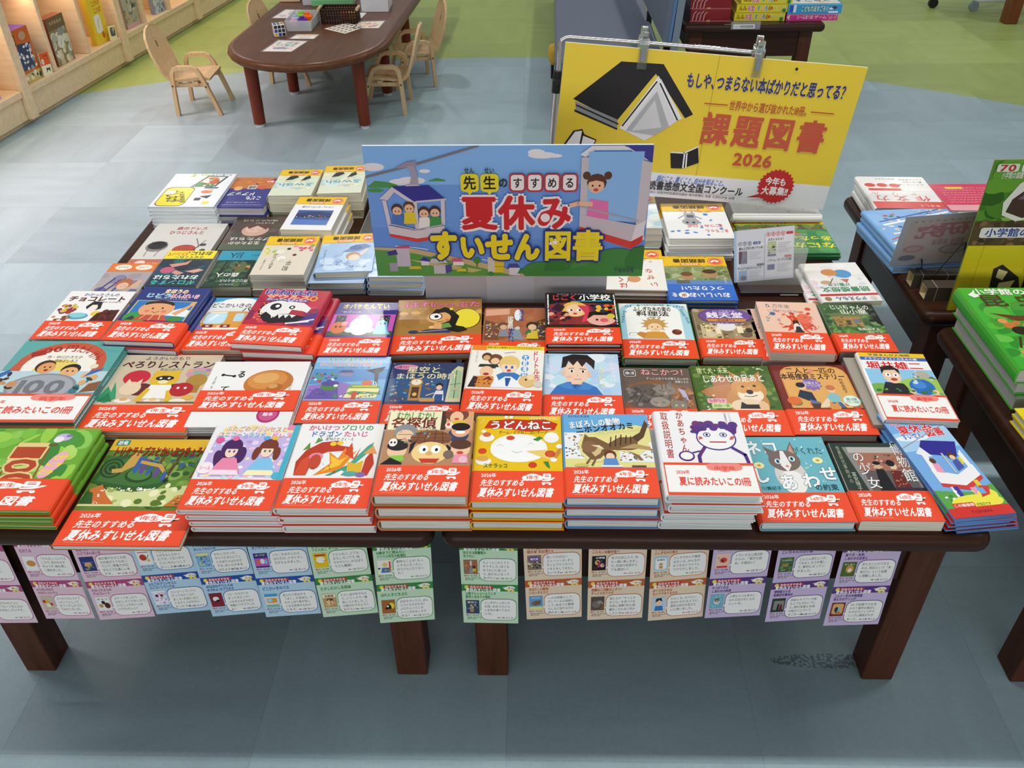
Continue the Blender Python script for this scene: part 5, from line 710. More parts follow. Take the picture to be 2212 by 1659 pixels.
bread = ('f3f3f2', 'e 55 50 38 22 d8924a'); vend = ('2b3a7c', 'e 50 45 28 18 e8a878;r 10 60 90 64 6aa0d8;k 12 3 10 10 90 40 4 8 3a9a4a,c8b040'); mons = ('cfbfa4', 'e 50 60 16 12 e2b82c;e 22 62 14 12 c8283c;e 76 40 14 10 b8242a;e 50 32 20 14 f0ece0')
choco = ('f2f1ee', 't 5a2418 .05 50 84 80 12 チョコ;e 50 58 14 14 2a2426;e 74 34 22 22 5a2416;e 26 34 16 14 c8a050'); forest = ('6fae35', 'k 30 3 0 0 100 100 6 12 4f9a2e,7cc043,9ad04a;t b5461f .05 50 50 60 24 100')
drag = ('f3f3f1', 'e 40 50 26 22 c03a22;p e2b92a 60,20 80,44 86,20;p 4aa88a 50,20 84,70 90,64;r 10 84 90 90 d8508a'); prin = ('eef0f4', 'k 40 3 0 0 100 90 5 10 f4c6dc,cfe4f6,b8a0e0;e 30 66 12 10 4a2460;e 68 66 12 10 7a3a24'); cabb = ('7fb6e2', 'r 0 80 100 100 e8e090;k 30 3 0 10 100 76 5 10 4a8a3a,8a6ab8,5a92cc,d8d8a0'); bone = ('8a1e30', 'e 46 58 30 22 18141a;e 46 58 26 18 eceae8;p 18141a 30,40 60,54 80,46 60,34')
obake = ('3a2f86', 't e8d84a .05 50 88 80 14 オバケ;r 0 10 100 66 c85ab8;e 26 40 16 14 d8703a;e 56 44 16 18 e8eaf8;e 80 40 12 16 7ac4e0'); bus = ('e8e8e6', 'p 3aa0d0 0,80 100,80 100,100 0,100;q 50 50 40 18 e0a040;q 34 52 18 12 a8d8ee;r 0 0 100 20 8ac0a0'); udon = ('edc414', 'e 50 54 34 22 f6f5f1;r 10 80 90 92 c83418;p e0a850 60,46 96,40 90,56'); dete = ('c79b6a', 'r 0 72 100 100 f3ecc6;t 7a2a1c .05 50 84 70 18 名探偵;e 50 40 26 20 f3d38c;e 50 56 26 10 7a4a2e;k 12 3 4 10 96 60 5 8 2a2a38,f0c8a0')
doli = ('f2efe4', 'e 54 66 20 16 e8c878;p 3a7ac0 20,10 30,46 80,46 90,10;k 10 3 4 10 96 50 5 9 d88a3a,3a2a24,e6c080;r 84 40 96 90 d82a2a'); pig = ('a8642c', 'e 74 56 22 24 eedb3c;p 1a1814 20,30 40,70 66,66 76,34;e 44 54 8 8 f6f4ee'); lib = ('a86848', 'p 8a96a0 36,0 46,50 60,50 70,0;k 24 3 0 10 30 70 3 6 c8a050,4a6a8a;e 76 50 12 10 4a2c20;p d8c040 60,20 66,40 90,40 90,20;r 46 60 60 96 d0d8ec'); star = ('3a4668', 'r 30 10 56 60 b98a4e;k 20 3 0 30 100 70 4 7 e0c890,5a90b8;t f2e9b4 .04 50 86 80 14 星空と')
zeni = ('8a7a5c', 'e 50 76 44 20 6f4f9e;t f2ecf8 .05 50 76 60 14 銭天堂;k 26 3 0 10 100 56 5 10 5a4a3a,e8dcb8,2a3a5a'); jigo = ('171519', 't fff .05 60 88 70 14 小学校;e 40 56 20 18 e8b84a;p d8385a 44,60 60,60 62,24 40,20;e 76 34 16 14 e8b0a0;k 12 3 4 10 96 70 5 9 3a5a9a,6a1a2a'); nuts = ('a8d6e8', 'q 50 50 42 40 f4f5f2;s 50 46 18 12 13 c8a05a;r 36 16 64 34 d8963a;t 2a2a28 .05 50 78 60 10 料理法'); wolf = ('5d9fd6', 'p 7a5c3a 16,40 40,66 90,70 84,40 40,30;e 28 50 14 12 8a6846;r 0 0 100 24 e4e090;t fff .04 50 88 70 10 オオカミ')
kit = ('5a4c44', 'e 40 44 34 26 7a7068;e 66 60 18 14 9a9086;p 8a5a34 70,10 100,10 100,60;p b8b0d8 80,60 92,40 90,60'); boku = ('b9d6ee', 'p 3a78c0 16,0 24,36 80,36 86,0;e 50 62 24 24 f2d0b4;p 2a211f 24,64 28,92 70,96 78,66 56,80'); fift = ('eec7b2', 's 56 54 34 22 13 d8402e;e 50 50 8 10 2a2a34;e 20 70 8 6 b8a0a0;r 10 0 90 14 d8402e'); gran = ('47683e', 'r 20 36 66 62 a8844a;k 30 3 0 0 100 100 6 12 4a7040,5f8448,2f5030,78985a;r 24 40 60 60 a8844a;t f2f4ea .04 50 84 80 12 じいちゃん'); cat = ('6fb8c6', 'e 50 50 24 22 d8d4d0;e 50 62 20 14 7a6a62;k 12 3 0 0 100 100 3 5 e8f4f6'); muse = ('2c3b34', 'r 14 16 94 84 8a8a86;p 1a1a1e 40,16 46,60 58,60 60,16;p 6a2420 62,16 64,56 80,56 86,16'); shiba = ('4c6b2c', 'e 58 52 30 28 d2924c;e 60 44 16 14 f4e4cc;t e4ecb0 .03 50 86 80 12 あしあと'); futa = ('7a2a22', 'q 50 54 42 40 e6ad62;e 40 50 14 20 2a3448;e 64 50 12 18 8ac0c8;k 10 3 14 12 86 30 5 8 d84a2a,3a8a5a')
strip(-.986, .176, PINK, '1', ('おふろのえほん', '', forest, ('はじめて読んだ', 'ときのわくわくを', '思い出しました。'), '8歳 男の子'), ('100かいだての', 'もりのいえ', forest, ('おばさんのジュン', 'がフルーツをとるの', 'がおもしろいです。'), '7歳 女の子'), 'pink review card cut off by the left edge of the photo', .02)
strip(-.869, .190, PINK, '1', ('たれてる', '', bread, ('「たれる！」というと', 'ころで、次のものが', 'キャッチ、絵も楽し', 'く読めました。'), '40代 女性'), ('ようかいのもり', 'ぺろりレストラン', mons, ('ようかいもレストラ', 'ンにいくとしって', 'びっくりした！たべ', 'てみたくなった。'), '7歳 女の子'), 'pink review card showing a bread-roll book, over the monster restaurant one', .03, .01, w=.087)
strip(-.773, .188, PINK, '1', ('まほうの', 'じどうはんばいき', vend, ('絵の鮮やかさとお話', 'の内容がとても合っ', 'ていて、想像力が広', 'がるとても楽しい本', 'です。'), '20歳 女性'), ('わかったさんの', 'チョコレート', choco, ('スケートをしたり', 'おかしづくりをしたり、', 'ハプニングがいっぱ', 'いでたのしい！'), '7歳 女の子'), 'pink review card showing a dark blue book, over the chocolate one', .10, .01)
strip(-.666, .205, BLU, '2', ('かいけつゾロリの', 'ドラゴンたいじ', drag, ('ゾロリのするいたず', 'らがおもしろかっ', 'たです。ゾロリがド', 'ラゴンをたいじして', 'かっこよかった。'), '8歳 男の子'), ('ふたごのプリンセスと', 'ユニコーンランドの', prin, ('ユニコーンランドに', '行ってみたくなり', 'ました！お話に出て', 'くるドレスがかわい', 'かったです。'), '8歳 女の子'), 'blue review card showing the red dragon book, leftmost of three blue ones', .09, -.03)
strip(-.567, .200, BLU, '2', ('キャベたまたんてい', 'かいとうセロリの', cabb, ('おもしろかった。', 'キャベたまたんてい', 'とかぼちゃはかせが', 'すき。めいろがある', 'のもよかった。'), '7歳 男の子'), ('ほねほねザウルス30', 'めざめよ！大ブラキオ', bone, ('ベビーたちがつか', 'まって大ピンチ！', 'いせきのなぞや巨大', '地竜にワクワクした', 'よ！'), '8歳 男の子'), 'blue review card with skull book on lower half, middle of three blue ones', .10, -.02, w=.092)
strip(-.471, .200, BLU, '2', ('オバケたんてい', '', obake, ('いちごをぬすんだの', 'はだれか、ドキドキし', 'ながらよみました。'), '7歳 男の子'), ('どこかいきのバス', '', bus, ('怒られて家出する', '「ぼく」の気持ち、で', 'もやっぱり家が恋し', 'くなる気持ちもわか', 'ります。'), '8歳 男の子'), 'blue review card showing a purple ghost book over a bus book', .09, -.01)
strip(-.369, .201, GRN, '3', ('どどんと！うどん！', 'うどんねこ チーム', udon, ('うどんねこ、とても', 'おもしろいです。絵', 'もかわいい、かなぼう', 'うどん最高！'), '9歳 男の子'), ('むかしむかし名探偵', '', dete, ('むかし話が好きなの', 'で、シリーズで一番', '気に入りました。こ', 'の絵がかけるように', 'なりたい！'), '9歳 女の子'), 'green review card showing the yellow dumpling book, left of its table', .10, -.02)
strip(-.270, .186, GRN, '3', ('10歳までに読みたい', 'ドリトル先生大航海記', doli, ('動物のことが、もっ', 'とすきになったし、', 'ぼうけんしたくなっ', 'た！'), '9歳 女の子'), ('はれときどきぶた', '', pig, ('日記をかいたら、ほん', 'とうになるのかな？', 'ぶたがふってくる', 'シーンがおもしろす', 'ぎる！'), '10歳 女の子'), 'green review card with yellow moon book below, in front of a table leg', .12, .03)
strip(-.120, .190, GRN, '3', ('友だちは図書館の', 'ゆうれい', lib, ('ちょっとこわくてド', 'キドキした。ぼくも', 'ゆうれいに会った', 'ら、友だちになって', 'あげたい。'), '9歳 男の子'), ('山猫マルシェへようこそ', '星空とまほうの時計', star, ('ふしぎがいっぱいの', 'お話。まほうのジャ', 'ムを私も食べてみた', 'いな。'), '9歳 女の子'), 'green review card with starry clock book, first under the middle table', -.01, 0)
strip(-.009, .200, ORG, '4', ('ふしぎ駄菓子屋', '銭天堂 吉凶通り4', zeni, ('思いうかばない', 'ストーリーが、ぞく', 'ぞくとでてハラハラ', 'ドキドキしておもし', 'ろいです。'), '9歳 男の子'), ('まぼろしの動物', 'ニホンオオカミ', wolf, ('一人の読者として、', 'そして一人の母親と', 'して、あまりの素晴', 'らしさに唸りながら', '読みました。'), '40代 女性'), 'orange-headed review card with wolf book below, leftmost of three', .05, -.03)
strip(.097, .200, ORG, '4', ('じごく小学校', 'いけない体験学習！？', jigo, ('息子お気に入り。私', 'も一緒に楽しめまし', 'た。生徒の名前がと', 'ても面白い！'), '30代 女性'), ('保護ねこ活動ねこかつ！', 'ずっとのおうちが', kit, ('猫たちが「ずっとの', 'おうち」を見つける', 'お話に感動！私も保', '護ねこのために何か', 'したいな。'), '11歳 女の子'), 'orange-headed review card with kitten book below, middle of three', .05, -.02)
strip(.203, .199, ORG, '4', ('こそあどの森の物語', 'ふしぎな木の実の', nuts, ('ウニややかんや機具', 'みたいな、みんなの', 'おうちのイラストに', 'ワクワクしました。'), '10歳 女の子'), ('ぼくのなかみは', 'なにでできてるのか', boku, ('わたしも、なりたい', '自分になれるように、', '弱気な自分を変えた', 'いと思いました。'), '10歳 女の子'), 'orange-headed review card with boy portrait below, rightmost of three', .08, -.04)
strip(.301, .208, PUR, '5', ('5万年後に意外な結末', 'プロメテウスの紅蓮の', fift, ('いろいろな心理法則', 'からの、「意外な結', '末」が面白い！'), '10歳 男の子'), ('ネコがくれた', 'しあわせの約束', cat, ('人間もネコも幸せに', 'なれる世の中になる', 'といいな。'), '11歳 男の子'), 'purple review card with turquoise cat book below', .06, -.02)
strip(.407, .199, PUR, '5', ('じいちゃんの山小屋', '', gran, ('どんどん読むにつれ', 'ておもしろさが増し', 'て、夢中になってい', 'きました。'), '11歳 男の子'), ('博物館の少女', '怪異研究事始め', muse, ('表紙のそうていや絵', 'もとてもきれいでし', 'た。時代背景とお話', 'が結びついていて', 'すごかった。'), '11歳 女の子'), 'purple review card with green mountain-hut book on top half', .07, -.02)
strip(.510, .190, PUR, '5', ('捨て犬・未来、', 'しあわせの足あと', shiba, ('変えることができる', 'のは、明日という「未', '来だけ」という言葉', 'に感動しました。'), '12歳 女の子'), ('二人と一匹の本格捜査', '消えたボウリング', futa, ('3人で知識や力を合', 'わせて事件を解決し', 'たのがすごい！ボウ', 'リングに興味がわき', 'ました。'), '12歳 男の子'), 'purple review card with Shiba dog book on top, beside right leg', .04, -.01)

# ---------------------------------------------------------------- acrylic leaflet holder and folded newspaper
h = thing('leaflet_holder', 'clear acrylic leaflet holder on dark base beside the blue rice book', 'holder', (.468, 1.668, .43))
m = MB(); m.box(0, 0, 0, .142, .075, .012, bev=.001); m.build('base', simple('smoked_acrylic', '3a3032', .25), h)
m = MB(); m.face([(0, -.0006, .010), (.142, -.0006, .010), (.142, -.0006, .012), (0, -.0006, .012)], 'c8c0c0'); m.box(.09, -.001, .003, .13, -.0005, .0055, 'f0f0f0'); m.build('white_edge_strip', SATIN, h)
m = MB()
for q in ((0, .030, .012, .142, .032, .105), (0, .060, .012, .142, .062, .125), (0, .032, .012, .0015, .060, .10), (.1405, .032, .012, .142, .060, .10)): m.box(*q)
m.build('clear_pocket', FILM, h)
m = MB(); WW, HH = .132, .118; cv = Canvas(m, (0, 0, 0), (WW, 0, 0), (0, 0, HH)); n = 8
m.face([(0, 0, 0), (WW, 0, 0), (WW, 0, HH), (0, 0, HH)], 'd9dce4'); cv.h += 4e-5
cv.draw('r 0 0 4 100 a8c8e4;r 52 4 98 88 e8e6ea;r 6 4 49 74 e6e8ee;'+';'.join('e %g 74 3.6 4.2 2a3f58;e %g 74 2.9 3.3 e8ecf2;t 2a3f58 .05 %g 74 4 5 %s' % (10+8*i, 10+8*i, 10+8*i, c) for i, c in enumerate('中学校'))+';q 38 74 6 2.6 2f4a80;t dde .02 38 74 9 4 の部;'+';'.join('e %g 88 3.6 4.2 c8505a;e %g 88 2.9 3.3 f0e4e8;t c8505a .05 %g 88 4 5 %s' % (57+8*i, 57+8*i, 57+8*i, c) for i, c in enumerate('高等学校'))+';q 92 88 5.6 2.4 c8404a;t 222 .05 28 65 40 5.4 星の人がゆらめいている;t 222 .05 69 78 26 5 スウィッシュ！;r 8 36 22 60 6a4a5a;k 10 3 9 37 21 50 1.6 3 4a6a8a,3a3a5a;r 56 52 70 74 b8c89a;k 8 5 57 53 69 66 1.6 3 3a4a3a,e8e0b0;r 56 46 70 50 4a4a7a;t 222 .05 26 27 40 5 チームテスならだいじょうぶ;t 222 .05 76 38 40 5 ノアハム・ガーデンズの家;r 8 4 22 22 9ab4d8;e 16 8 5 5 4a5a8a;r 56 20 68 30 4a4a90;q 44 32 6 2 2a5a68;q 90 44 6 2 c8505a;'+';'.join('r %g %g %g %g a8a8b0' % (25, 57-4*i, 46-(i % 3)*3, 57.8-4*i) for i in range(4))+';'+';'.join('r %g %g %g %g a8a8b0' % (73, 70-4*i, 95-(i % 3)*4, 70.8-4*i) for i in range(5))+';'+';'.join('r %g %g %g %g b0b0b8' % (25, 20-3.6*i, 46-(i % 3)*3, 20.8-3.6*i) for i in range(4))+';'+';'.join('r %g %g %g %g b0b0b8' % (72, 30-3.6*i, 95-(i % 3)*4, 30.8-3.6*i) for i in range(5))+';r 51 2 51.3 90 5a6a8a')
m.face([(0, .0005, 0), (0, .0005, HH), (WW, .0005, HH), (WW, .0005, 0)], 'cfd6e4')
m.v = [(p[0], p[1]+.018*sin(pi*max(0, min(1, p[2]/HH)))*0+.024*(p[2]/HH), p[2]) for p in m.v]
o = m.build('leaflet', SATIN); o.location = (.459, 1.7015, .446); o.rotation_euler = (0, radians(-6), 0); tag(o, 'printed leaflet with two columns and small pictures, in acrylic holder', 'leaflet')
m = MB(); n = 10
for k in range(7):
    z = .45+.0032*k; a = .0008*k
    m.box(.505+a, 2.003-a, z, .735-a, 2.085, z+.0027, 'e6e5e2' if k % 2 else 'd2d0cc')
cv = Canvas(m, (.511, 1.9985, 0.4727), (.218, 0, 0), (0, .086, 0)); m.face([(.511, 1.997, .4726), (.729, 1.997, .4726), (.729, 2.085, .4726), (.511, 2.085, .4726)], 'eceae8'); cv.draw('r 4 10 96 90 e8e6e4;k 26 3 8 14 92 86 2 5 dcdad8,e2e0e0,d4d2d4;l c8c6c6 .4 30,10 30,90;l c8c6c6 .4 62,10 62,90')
m.tube([(.508, 2.0, .4615), (.732, 2.0, .4615)], .0105, 'e4e2de', 10)
tag(m.build('folded_newspaper', MATTE), 'thick folded white newspaper on the green picture book under the yellow sign', 'newspaper')

# ---------------------------------------------------------------- easel, tubes and picture-guide board on the right tables
Y0 = MB()
def hollow(x, y, z, L, s, lab):
    r = thing('cardboard_tube', lab, 'tube', (x, y, z)); m = MB(); w = .003
    m.box(0, 0, 0, L, w, s); m.box(0, s-w, 0, L, s, s); m.box(0, w, 0, L, s-w, w); m.box(0, w, s-w, L, s-w, s); m.build('sleeve', simple('dark_khaki_card', '4a4236', .35), r)
    m = MB(); m.box(-.0004, w, w, L-.01, w+.0006, s-w, 'd8c690'); m.box(-.0004, s-w-.0006, w, L-.01, s-w, s-w, 'cdbb86'); m.box(-.0004, w, w, L-.01, s-w, w+.0006, 'e0d0a0'); m.box(-.0004, w, s-w-.0006, L-.01, s-w, s-w, 'c0ae7c'); m.build('tan_lining', MATTE, r)
    m = MB()
    for q in (.02, .075): m.box(q, -.0004, -.0002, q+.0012, s+.0004, s+.0004, 'a8a49a')
    m.build('seam_band', SATIN, r)
hollow(.872, 1.648, .43, .20, .034, 'hollow square cardboard tube lying at front of the easel table')
hollow(.862, 1.704, .43, .21, .034, 'hollow square cardboard tube lying directly under the easel sheet')
e = thing('wire_easel', 'small black bent-wire easel propping up a laminated sheet', 'easel', (.93, 1.70, .43))
m = MB(); m.tube([(-.050, .029, .060), (-.052, .012, .046), (-.030, -.004, .037), (.002, -.02, .128), (.006, -.022, .130), (.009, -.02, .126), (.008, -.045, .042), (.05, -.045, .040)], .0018, n=6)
m.tube([(-.052, .012, .046), (-.056, .030, .037), (-.044, .033, .037)], .0018, n=6); m.build('wire_frame', BLACKP, e)
# the laminated sheet faces away; its print shows faintly reversed through the paper
m = MB(); SW_, SH_ = .215, .150
m.box(0, 0, 0, SW_, .0006, SH_, 'aab0b8'); m.box(.014, -.0002, .014, SW_-.012, .0008, SH_-.012, 'b3a8a8')
cv = Canvas(m, (SW_-.012, -.0004, .014), (-(SW_-.026), 0, 0), (0, 0, SH_-.026), 2e-5, 0); cv.N = Vector((0, -1, 0))
cv.draw('o a8787c b3a8a8 .06 .01 48 74 36 30 研;o a8787c b3a8a8 .06 .01 74 70 34 30 究;t a8888a .05 48 44 40 14 自由;e 86 30 12 9 a8868a;e 86 30 9 6 b09a9c;e 40 24 16 12 8a8488;e 40 24 13 9 a89c9e;e 90 8 10 7 74788a;q 14 60 8 8 a88a8c;'+';'.join('e %d 96 1.6 2 9a9094' % (6+8*i) for i in range(12)))
o = m.build('laminated_sheet', SATIN); ex = Vector((.996, 0, .085)).normalized(); ez = Vector((.027, -.04, .139)).normalized(); ey = ez.cross(ex).normalized(); ez = ex.cross(ey)
o.matrix_world = Matrix(((ex.x, ey.x, ez.x, .816), (ex.y, ey.y, ez.y, 1.741), (ex.z, ey.z, ez.z, .466), (0, 0, 0, 1))); tag(o, 'grey laminated sheet seen from behind, leaning on the wire easel', 'sheet')
BOARD = ('r 0 0 100 100 5a9a2a;k 40 3 0 62 100 100 8 16 3f7a1e,6aaa34,8cc04a,2f6418,4f8a26;r 0 44 100 62 5a4630;k 60 4 0 45 100 61 2 4 4a3826,6a5438,8a6a48,3a2c1e;r 0 0 100 46 e3d41e;e 30 20 40 12 ead82a;l d0c018 .8 12,0 13,46;'
 'p f2f0ea 18,66 16,74 24,86 46,98 100,100 100,74 60,68 30,62;p 4a342c 20,68 22,76 40,90 70,98 100,98 100,80 60,72 34,64;p 7a6a80 26,76 40,88 60,93 56,86 36,76;p 2a1c1a 60,96 100,100 100,84 80,84;l 241816 3 52,72 48,62 54,60;l 241816 3 72,76 74,64;'
 'q 50 54.6 44 3.4 f4f0f0;t 2f4a9a .05 36 54.6 52 5.4 小学館の図鑑;t 2f8a5a .05 78 54.6 26 5.6 NEO;t e8dc3a .03 62 48.6 22 4.6 [新版];t e8f0e0 .04 16 91 16 4 小学館の図鑑;q 11 95.6 8 2.4 e8f0e0;t c83a3a .06 11 95.6 12 5 70;q 29 95.6 8 2.4 f4f0f0;t c83a3a .04 29 95.6 13 4 すき！;'
 'p 2f2c26 26,30 32,33 48,24 54,12 40,8 28,14;p e8dc9a 30,30 38,28 36,22 30,24;p e8dc9a 34,20 46,22 44,16 34,16;p e8dc9a 32,13 40,13 38,10 32,10;p 2f2c26 82,30 76,33 60,24 55,12 68,8 80,14;p e8dc9a 78,30 70,28 72,22 78,24;p e8dc9a 74,20 62,22 64,16 74,16;l 241e1a 2 54,22 54,4;l 241e1a .6 54,22 50,30;l 241e1a .6 54,22 58,30')
b = panel('picture_guide_board', 'tall green and yellow board with giant beetle and swallowtail butterfly', 'sign', .26, .345, .003, BOARD, '7a8a3a', (.908, 1.612, .43), radians(-2), radians(1), radians(-1.5))

# ---------------------------------------------------------------- the play corner: oval table, small chairs, toys
ot = thing('oval_table', 'long low brown children\'s table with rounded end and round legs', 'table', (-1.02, 4.3, 0), radians(-3.3))
def oval(g):
    pts = []; hw, cr, yb, yf = .372+g, .30, 1.55, -.615-g
    for k in range(15): a = -pi+pi*k/14; pts.append((hw*cos(a)*(1 if 1 else 1), -.20+(.415+g)*sin(a)))
    return [( -hw, yb)]+pts+[(hw, yb)]
m = MB(); lev = [(.322, -.016), (.326, -.006), (.334, 0), (.344, 0), (.352, -.004), (.357, -.012), (.36, -.022), (.3605, -.028)]
rings = [[(x, y, z) for x, y in oval(g)] for z, g in lev]; n = len(rings[0])
m.mesh([p for R in rings for p in R], [(i*n+k, i*n+(k+1) % n, (i+1)*n+(k+1) % n, (i+1)*n+k) for i in range(len(lev)-1) for k in range(n)], smooth=True)
m.mesh(rings[-1], [tuple(range(n))]); m.mesh(rings[0], [tuple(range(n))[::-1]]); m.build('table_top', OVALX, ot)
for lx, ly in ((-.255, -.36), (.25, -.355), (-.225, .115), (.265, .115), (-.19, .62), (.20, 1.03)):
    m = MB(); m.tube([(lx*.985, ly*.985, .325), (lx, ly, .014)], .031, n=20, r2=.027); l = m.build('leg', OVALZ, ot)
    m = MB(); m.tube([(lx, ly, .014), (lx, ly, 0)], .020, n=14); m.build('foot_glide', WHITEP, l)

def chair(name, label, x, y, rz):
    r = thing(name, label, 'chair', (x, y, 0), rz, 'small pale wooden armchairs round the oval table')
    W2 = .105
    # one bent shell: seat and back are the same sheet of plywood; x = forward
    prof = [(.105, .168), (.07, .171), (.0, .166), (-.06, .160), (-.085, .165), (-.105, .185), (-.124, .22), (-.144, .28), (-.150, .34), (-.158, .372)]
    hw = [.100, .103, .103, .100, .098, .104, .114, .120, .088, .045]
    m = MB(); rows = []
    P = [Vector((a, 0, b)) for a, b in prof]
    # rounded top of the back
    P = P[:8]+[Vector((-.154, 0, .320)), Vector((-.163, 0, .355)), Vector((-.168, 0, .376)), Vector((-.171, 0, .389)), Vector((-.172, 0, .395))]
    hw = hw[:8]+[.116, .101, .078, .050, .016]
    for i, p in enumerate(P):
        d = (P[min(i+1, len(P)-1)]-P[max(i-1, 0)]).normalized(); nn = Vector((d.z, 0, -d.x))*.0055
        cyl = .006*(1 if i > 5 else 0)
        rows.append([(p.x+nn.x*s+(abs(u)**2)*cyl, u*hw[i], p.z+nn.z*s) for s, us in ((1, (-1, -.5, 0, .5, 1)), (-1, (1, .5, 0, -.5, -1))) for u in us])
    n = 10; m.mesh([q for R in rows for q in R], [(i*n+k, i*n+(k+1) % n, (i+1)*n+(k+1) % n, (i+1)*n+k) for i in range(len(rows)-1) for k in range(n)]+[tuple(range(n)), tuple(range((len(rows)-1)*n, len(rows)*n))], smooth=False)
    sh = m.build('seat_shell', BEECH, r)
    m = MB(); cv = Canvas(m, (-.1465, -.03, .29), (0, .06, 0), (-.016, 0, .057), 2e-5, .0013); cv.h = .0072
    cv.draw('e 50 78 7 7 4a3a2c;e 50 78 4 4 d0b080;r 44 10 49 60 4a3a2c;r 54 10 59 60 4a3a2c;r 40 50 62 54 4a3a2c;r 40 30 62 34 4a3a2c'); m.build('stamped_mark', MATTE, sh)
    for s in (-1, 1):
        y_ = s*(W2+.010)
        m = MB(); path = [(.128, y_, 0), (.088, y_, .135), (.066, y_, .195), (.052, y_, .218), (.030, y_, .228), (-.035, y_, .228), (-.056, y_, .220), (-.066, y_, .200), (-.071, y_, .150), (-.080, y_, 0)]
        m.strap(path, .022, (0, 1, 0), .017); m.build('arm_and_legs', BEECH, r)
    m = MB(); m.box(.02, -W2, .142, .045, W2, .160); m.box(-.075, -W2, .140, -.05, W2, .158); m.box(-.075, -.099, .132, .09, -.088, .150); m.box(-.075, .088, .132, .09, .099, .150); m.build('seat_rail', BEECH, r)
    m = MB()
    for s in (-1, 1):
        for bx, bz in ((.086, .140), (-.0715, .146)): m.tube([(bx, s*(W2+.0205), bz), (bx, s*(W2+.0225), bz)], .0045, n=8)
    m.build('bolt', simple('dark_bolt', '5a4a38', .4, .6), r)
chair('kids_chair', 'small pale wooden armchair left of the oval table, turned sideways', -1.66, 4.22, radians(2))
chair('kids_chair', 'small pale wooden armchair at right of oval table, nearer to the viewer', -.70, 4.215, radians(180))
chair('kids_chair', 'small pale wooden armchair at right of oval table, further back', -.62, 4.62, radians(196))
chair('kids_chair', 'small pale wooden armchair tucked in behind, only legs showing under the table', -1.30, 4.70, radians(-8))

TZ = .3612
def sheet(label, pts, spec, tone='f0ebe2', film=True):
    a, b, c, d = [Vector((x, y, TZ+.0006)) for x, y in pts]      # front-left, front-right, back-right, back-left
    r = thing('paper_sheet', label, 'paper', (a.x, a.y, TZ)); m = MB()
    q = [p-Vector((a.x, a.y, TZ)) for p in (a, b, c, d)]
    m.face(q, tone); m.face([p+Vector((0, 0, -.0005)) for p in q[::-1]], tone); cv = Canvas(m, q[0], q[1]-q[0], q[3]-q[0], 4e-5, 6e-5); cv.draw(spec); m.build('printed_page', SATIN, r)
    if film:
        cen = sum(q, Vector())/4; m = MB(); m.face([cen+(p-cen)*1.12+Vector((0, 0, .0012)) for p in q]); m.build('laminate_film', FILM, r)
sheet('laminated colour puzzle sheet nearest the rounded table end', ((-1.20, 3.885), (-1.07, 3.878), (-1.035, 4.042), (-1.17, 4.062)), 'r 8 10 92 90 f6ece0;k 40 3 12 14 88 86 4 8 e8b0b0,6a8ac8,a8c8a0,c86a5a,f0e0b0,8a8ab0;e 52 66 14 10 a8d8b0;r 22 22 70 34 7a94c0')
sheet('small laminated sheet beside the puzzle cube', ((-1.125, 4.086), (-1.012, 4.082), (-1.004, 4.155), (-1.105, 4.158)), 'r 6 10 94 90 f8f2e6;r 6 60 94 90 f0d8a0;e 50 40 22 16 8a8a8a;e 50 46 20 12 f8f2e6;e 40 70 5 6 d89a40;e 60 70 5 6 d89a40')
sheet('sheet of rows of grey stamps in front of the brown basket', ((-.882, 4.166), (-.802, 4.29), (-.915, 4.362), (-1.0, 4.258)), ';'.join('e %d %d 7 5 7a8088' % (16+22*i, 14+18*j) for i in range(4) for j in range(5)), 'f0e4d0', False)
sheet('colour sheet half under the sheet of grey stamps', ((-.866, 4.262), (-.738, 4.26), (-.728, 4.392), (-.846, 4.382)), 'r 6 8 94 92 f6ead8;k 24 3 14 16 86 84 5 10 e8a888,5a9ad0,e8d0a0,3a6ab0,d87a5a', 'f2ead8')
sheet('pale sheet behind the frosted toy bin', ((-1.30, 4.468), (-1.185, 4.462), (-1.172, 4.62), (-1.272, 4.636)), 'k 24 3 10 10 90 90 4 8 d8d0d8,b8c0d0,e0d0c0,a8a8b0', 'f0ece6')
sheet('white sheet corner between basket and white box', ((-.90, 4.45), (-.85, 4.452), (-.842, 4.56), (-.90, 4.56)), 'r 0 0 10 10 e8e8e8', 'eeeeec', False)

pc = thing('puzzle_cube', 'twisty colour puzzle cube on the brown oval table', 'toy', (-1.185, 4.148, TZ), radians(22))
m = MB(); m.box(-.0265, -.0265, 0, .0265, .0265, .053, bev=.002); m.build('cube_body', WHITEP, pc)
m = MB(); rd = random.Random(5); cs = ['1a1a22', 'b8262a', '2a3aa0', '2f8a3a', 'e8c83a', '1a1a22', '1a1a22']
for ax in range(3):
    for i in range(3):
        for j in range(3):
            a, b = -.0235+i*.0168, -.0235+j*.0168; c = rd.choice(cs)
            if ax == 0: q = [(x, -.0268, z+.0265) for x, z in ((a, b), (a+.0135, b), (a+.0135, b+.0135), (a, b+.0135))]
            elif ax == 1: q = [(.0268, y, z+.0265) for y, z in ((a, b), (a+.0135, b), (a+.0135, b+.0135), (a, b+.0135))]
            else: q = [(x, y, .0533) for x, y in ((a, b), (a+.0135, b), (a+.0135, b+.0135), (a, b+.0135))]
            m.face(q, c)
m.build('stickers', GLOSS, pc)

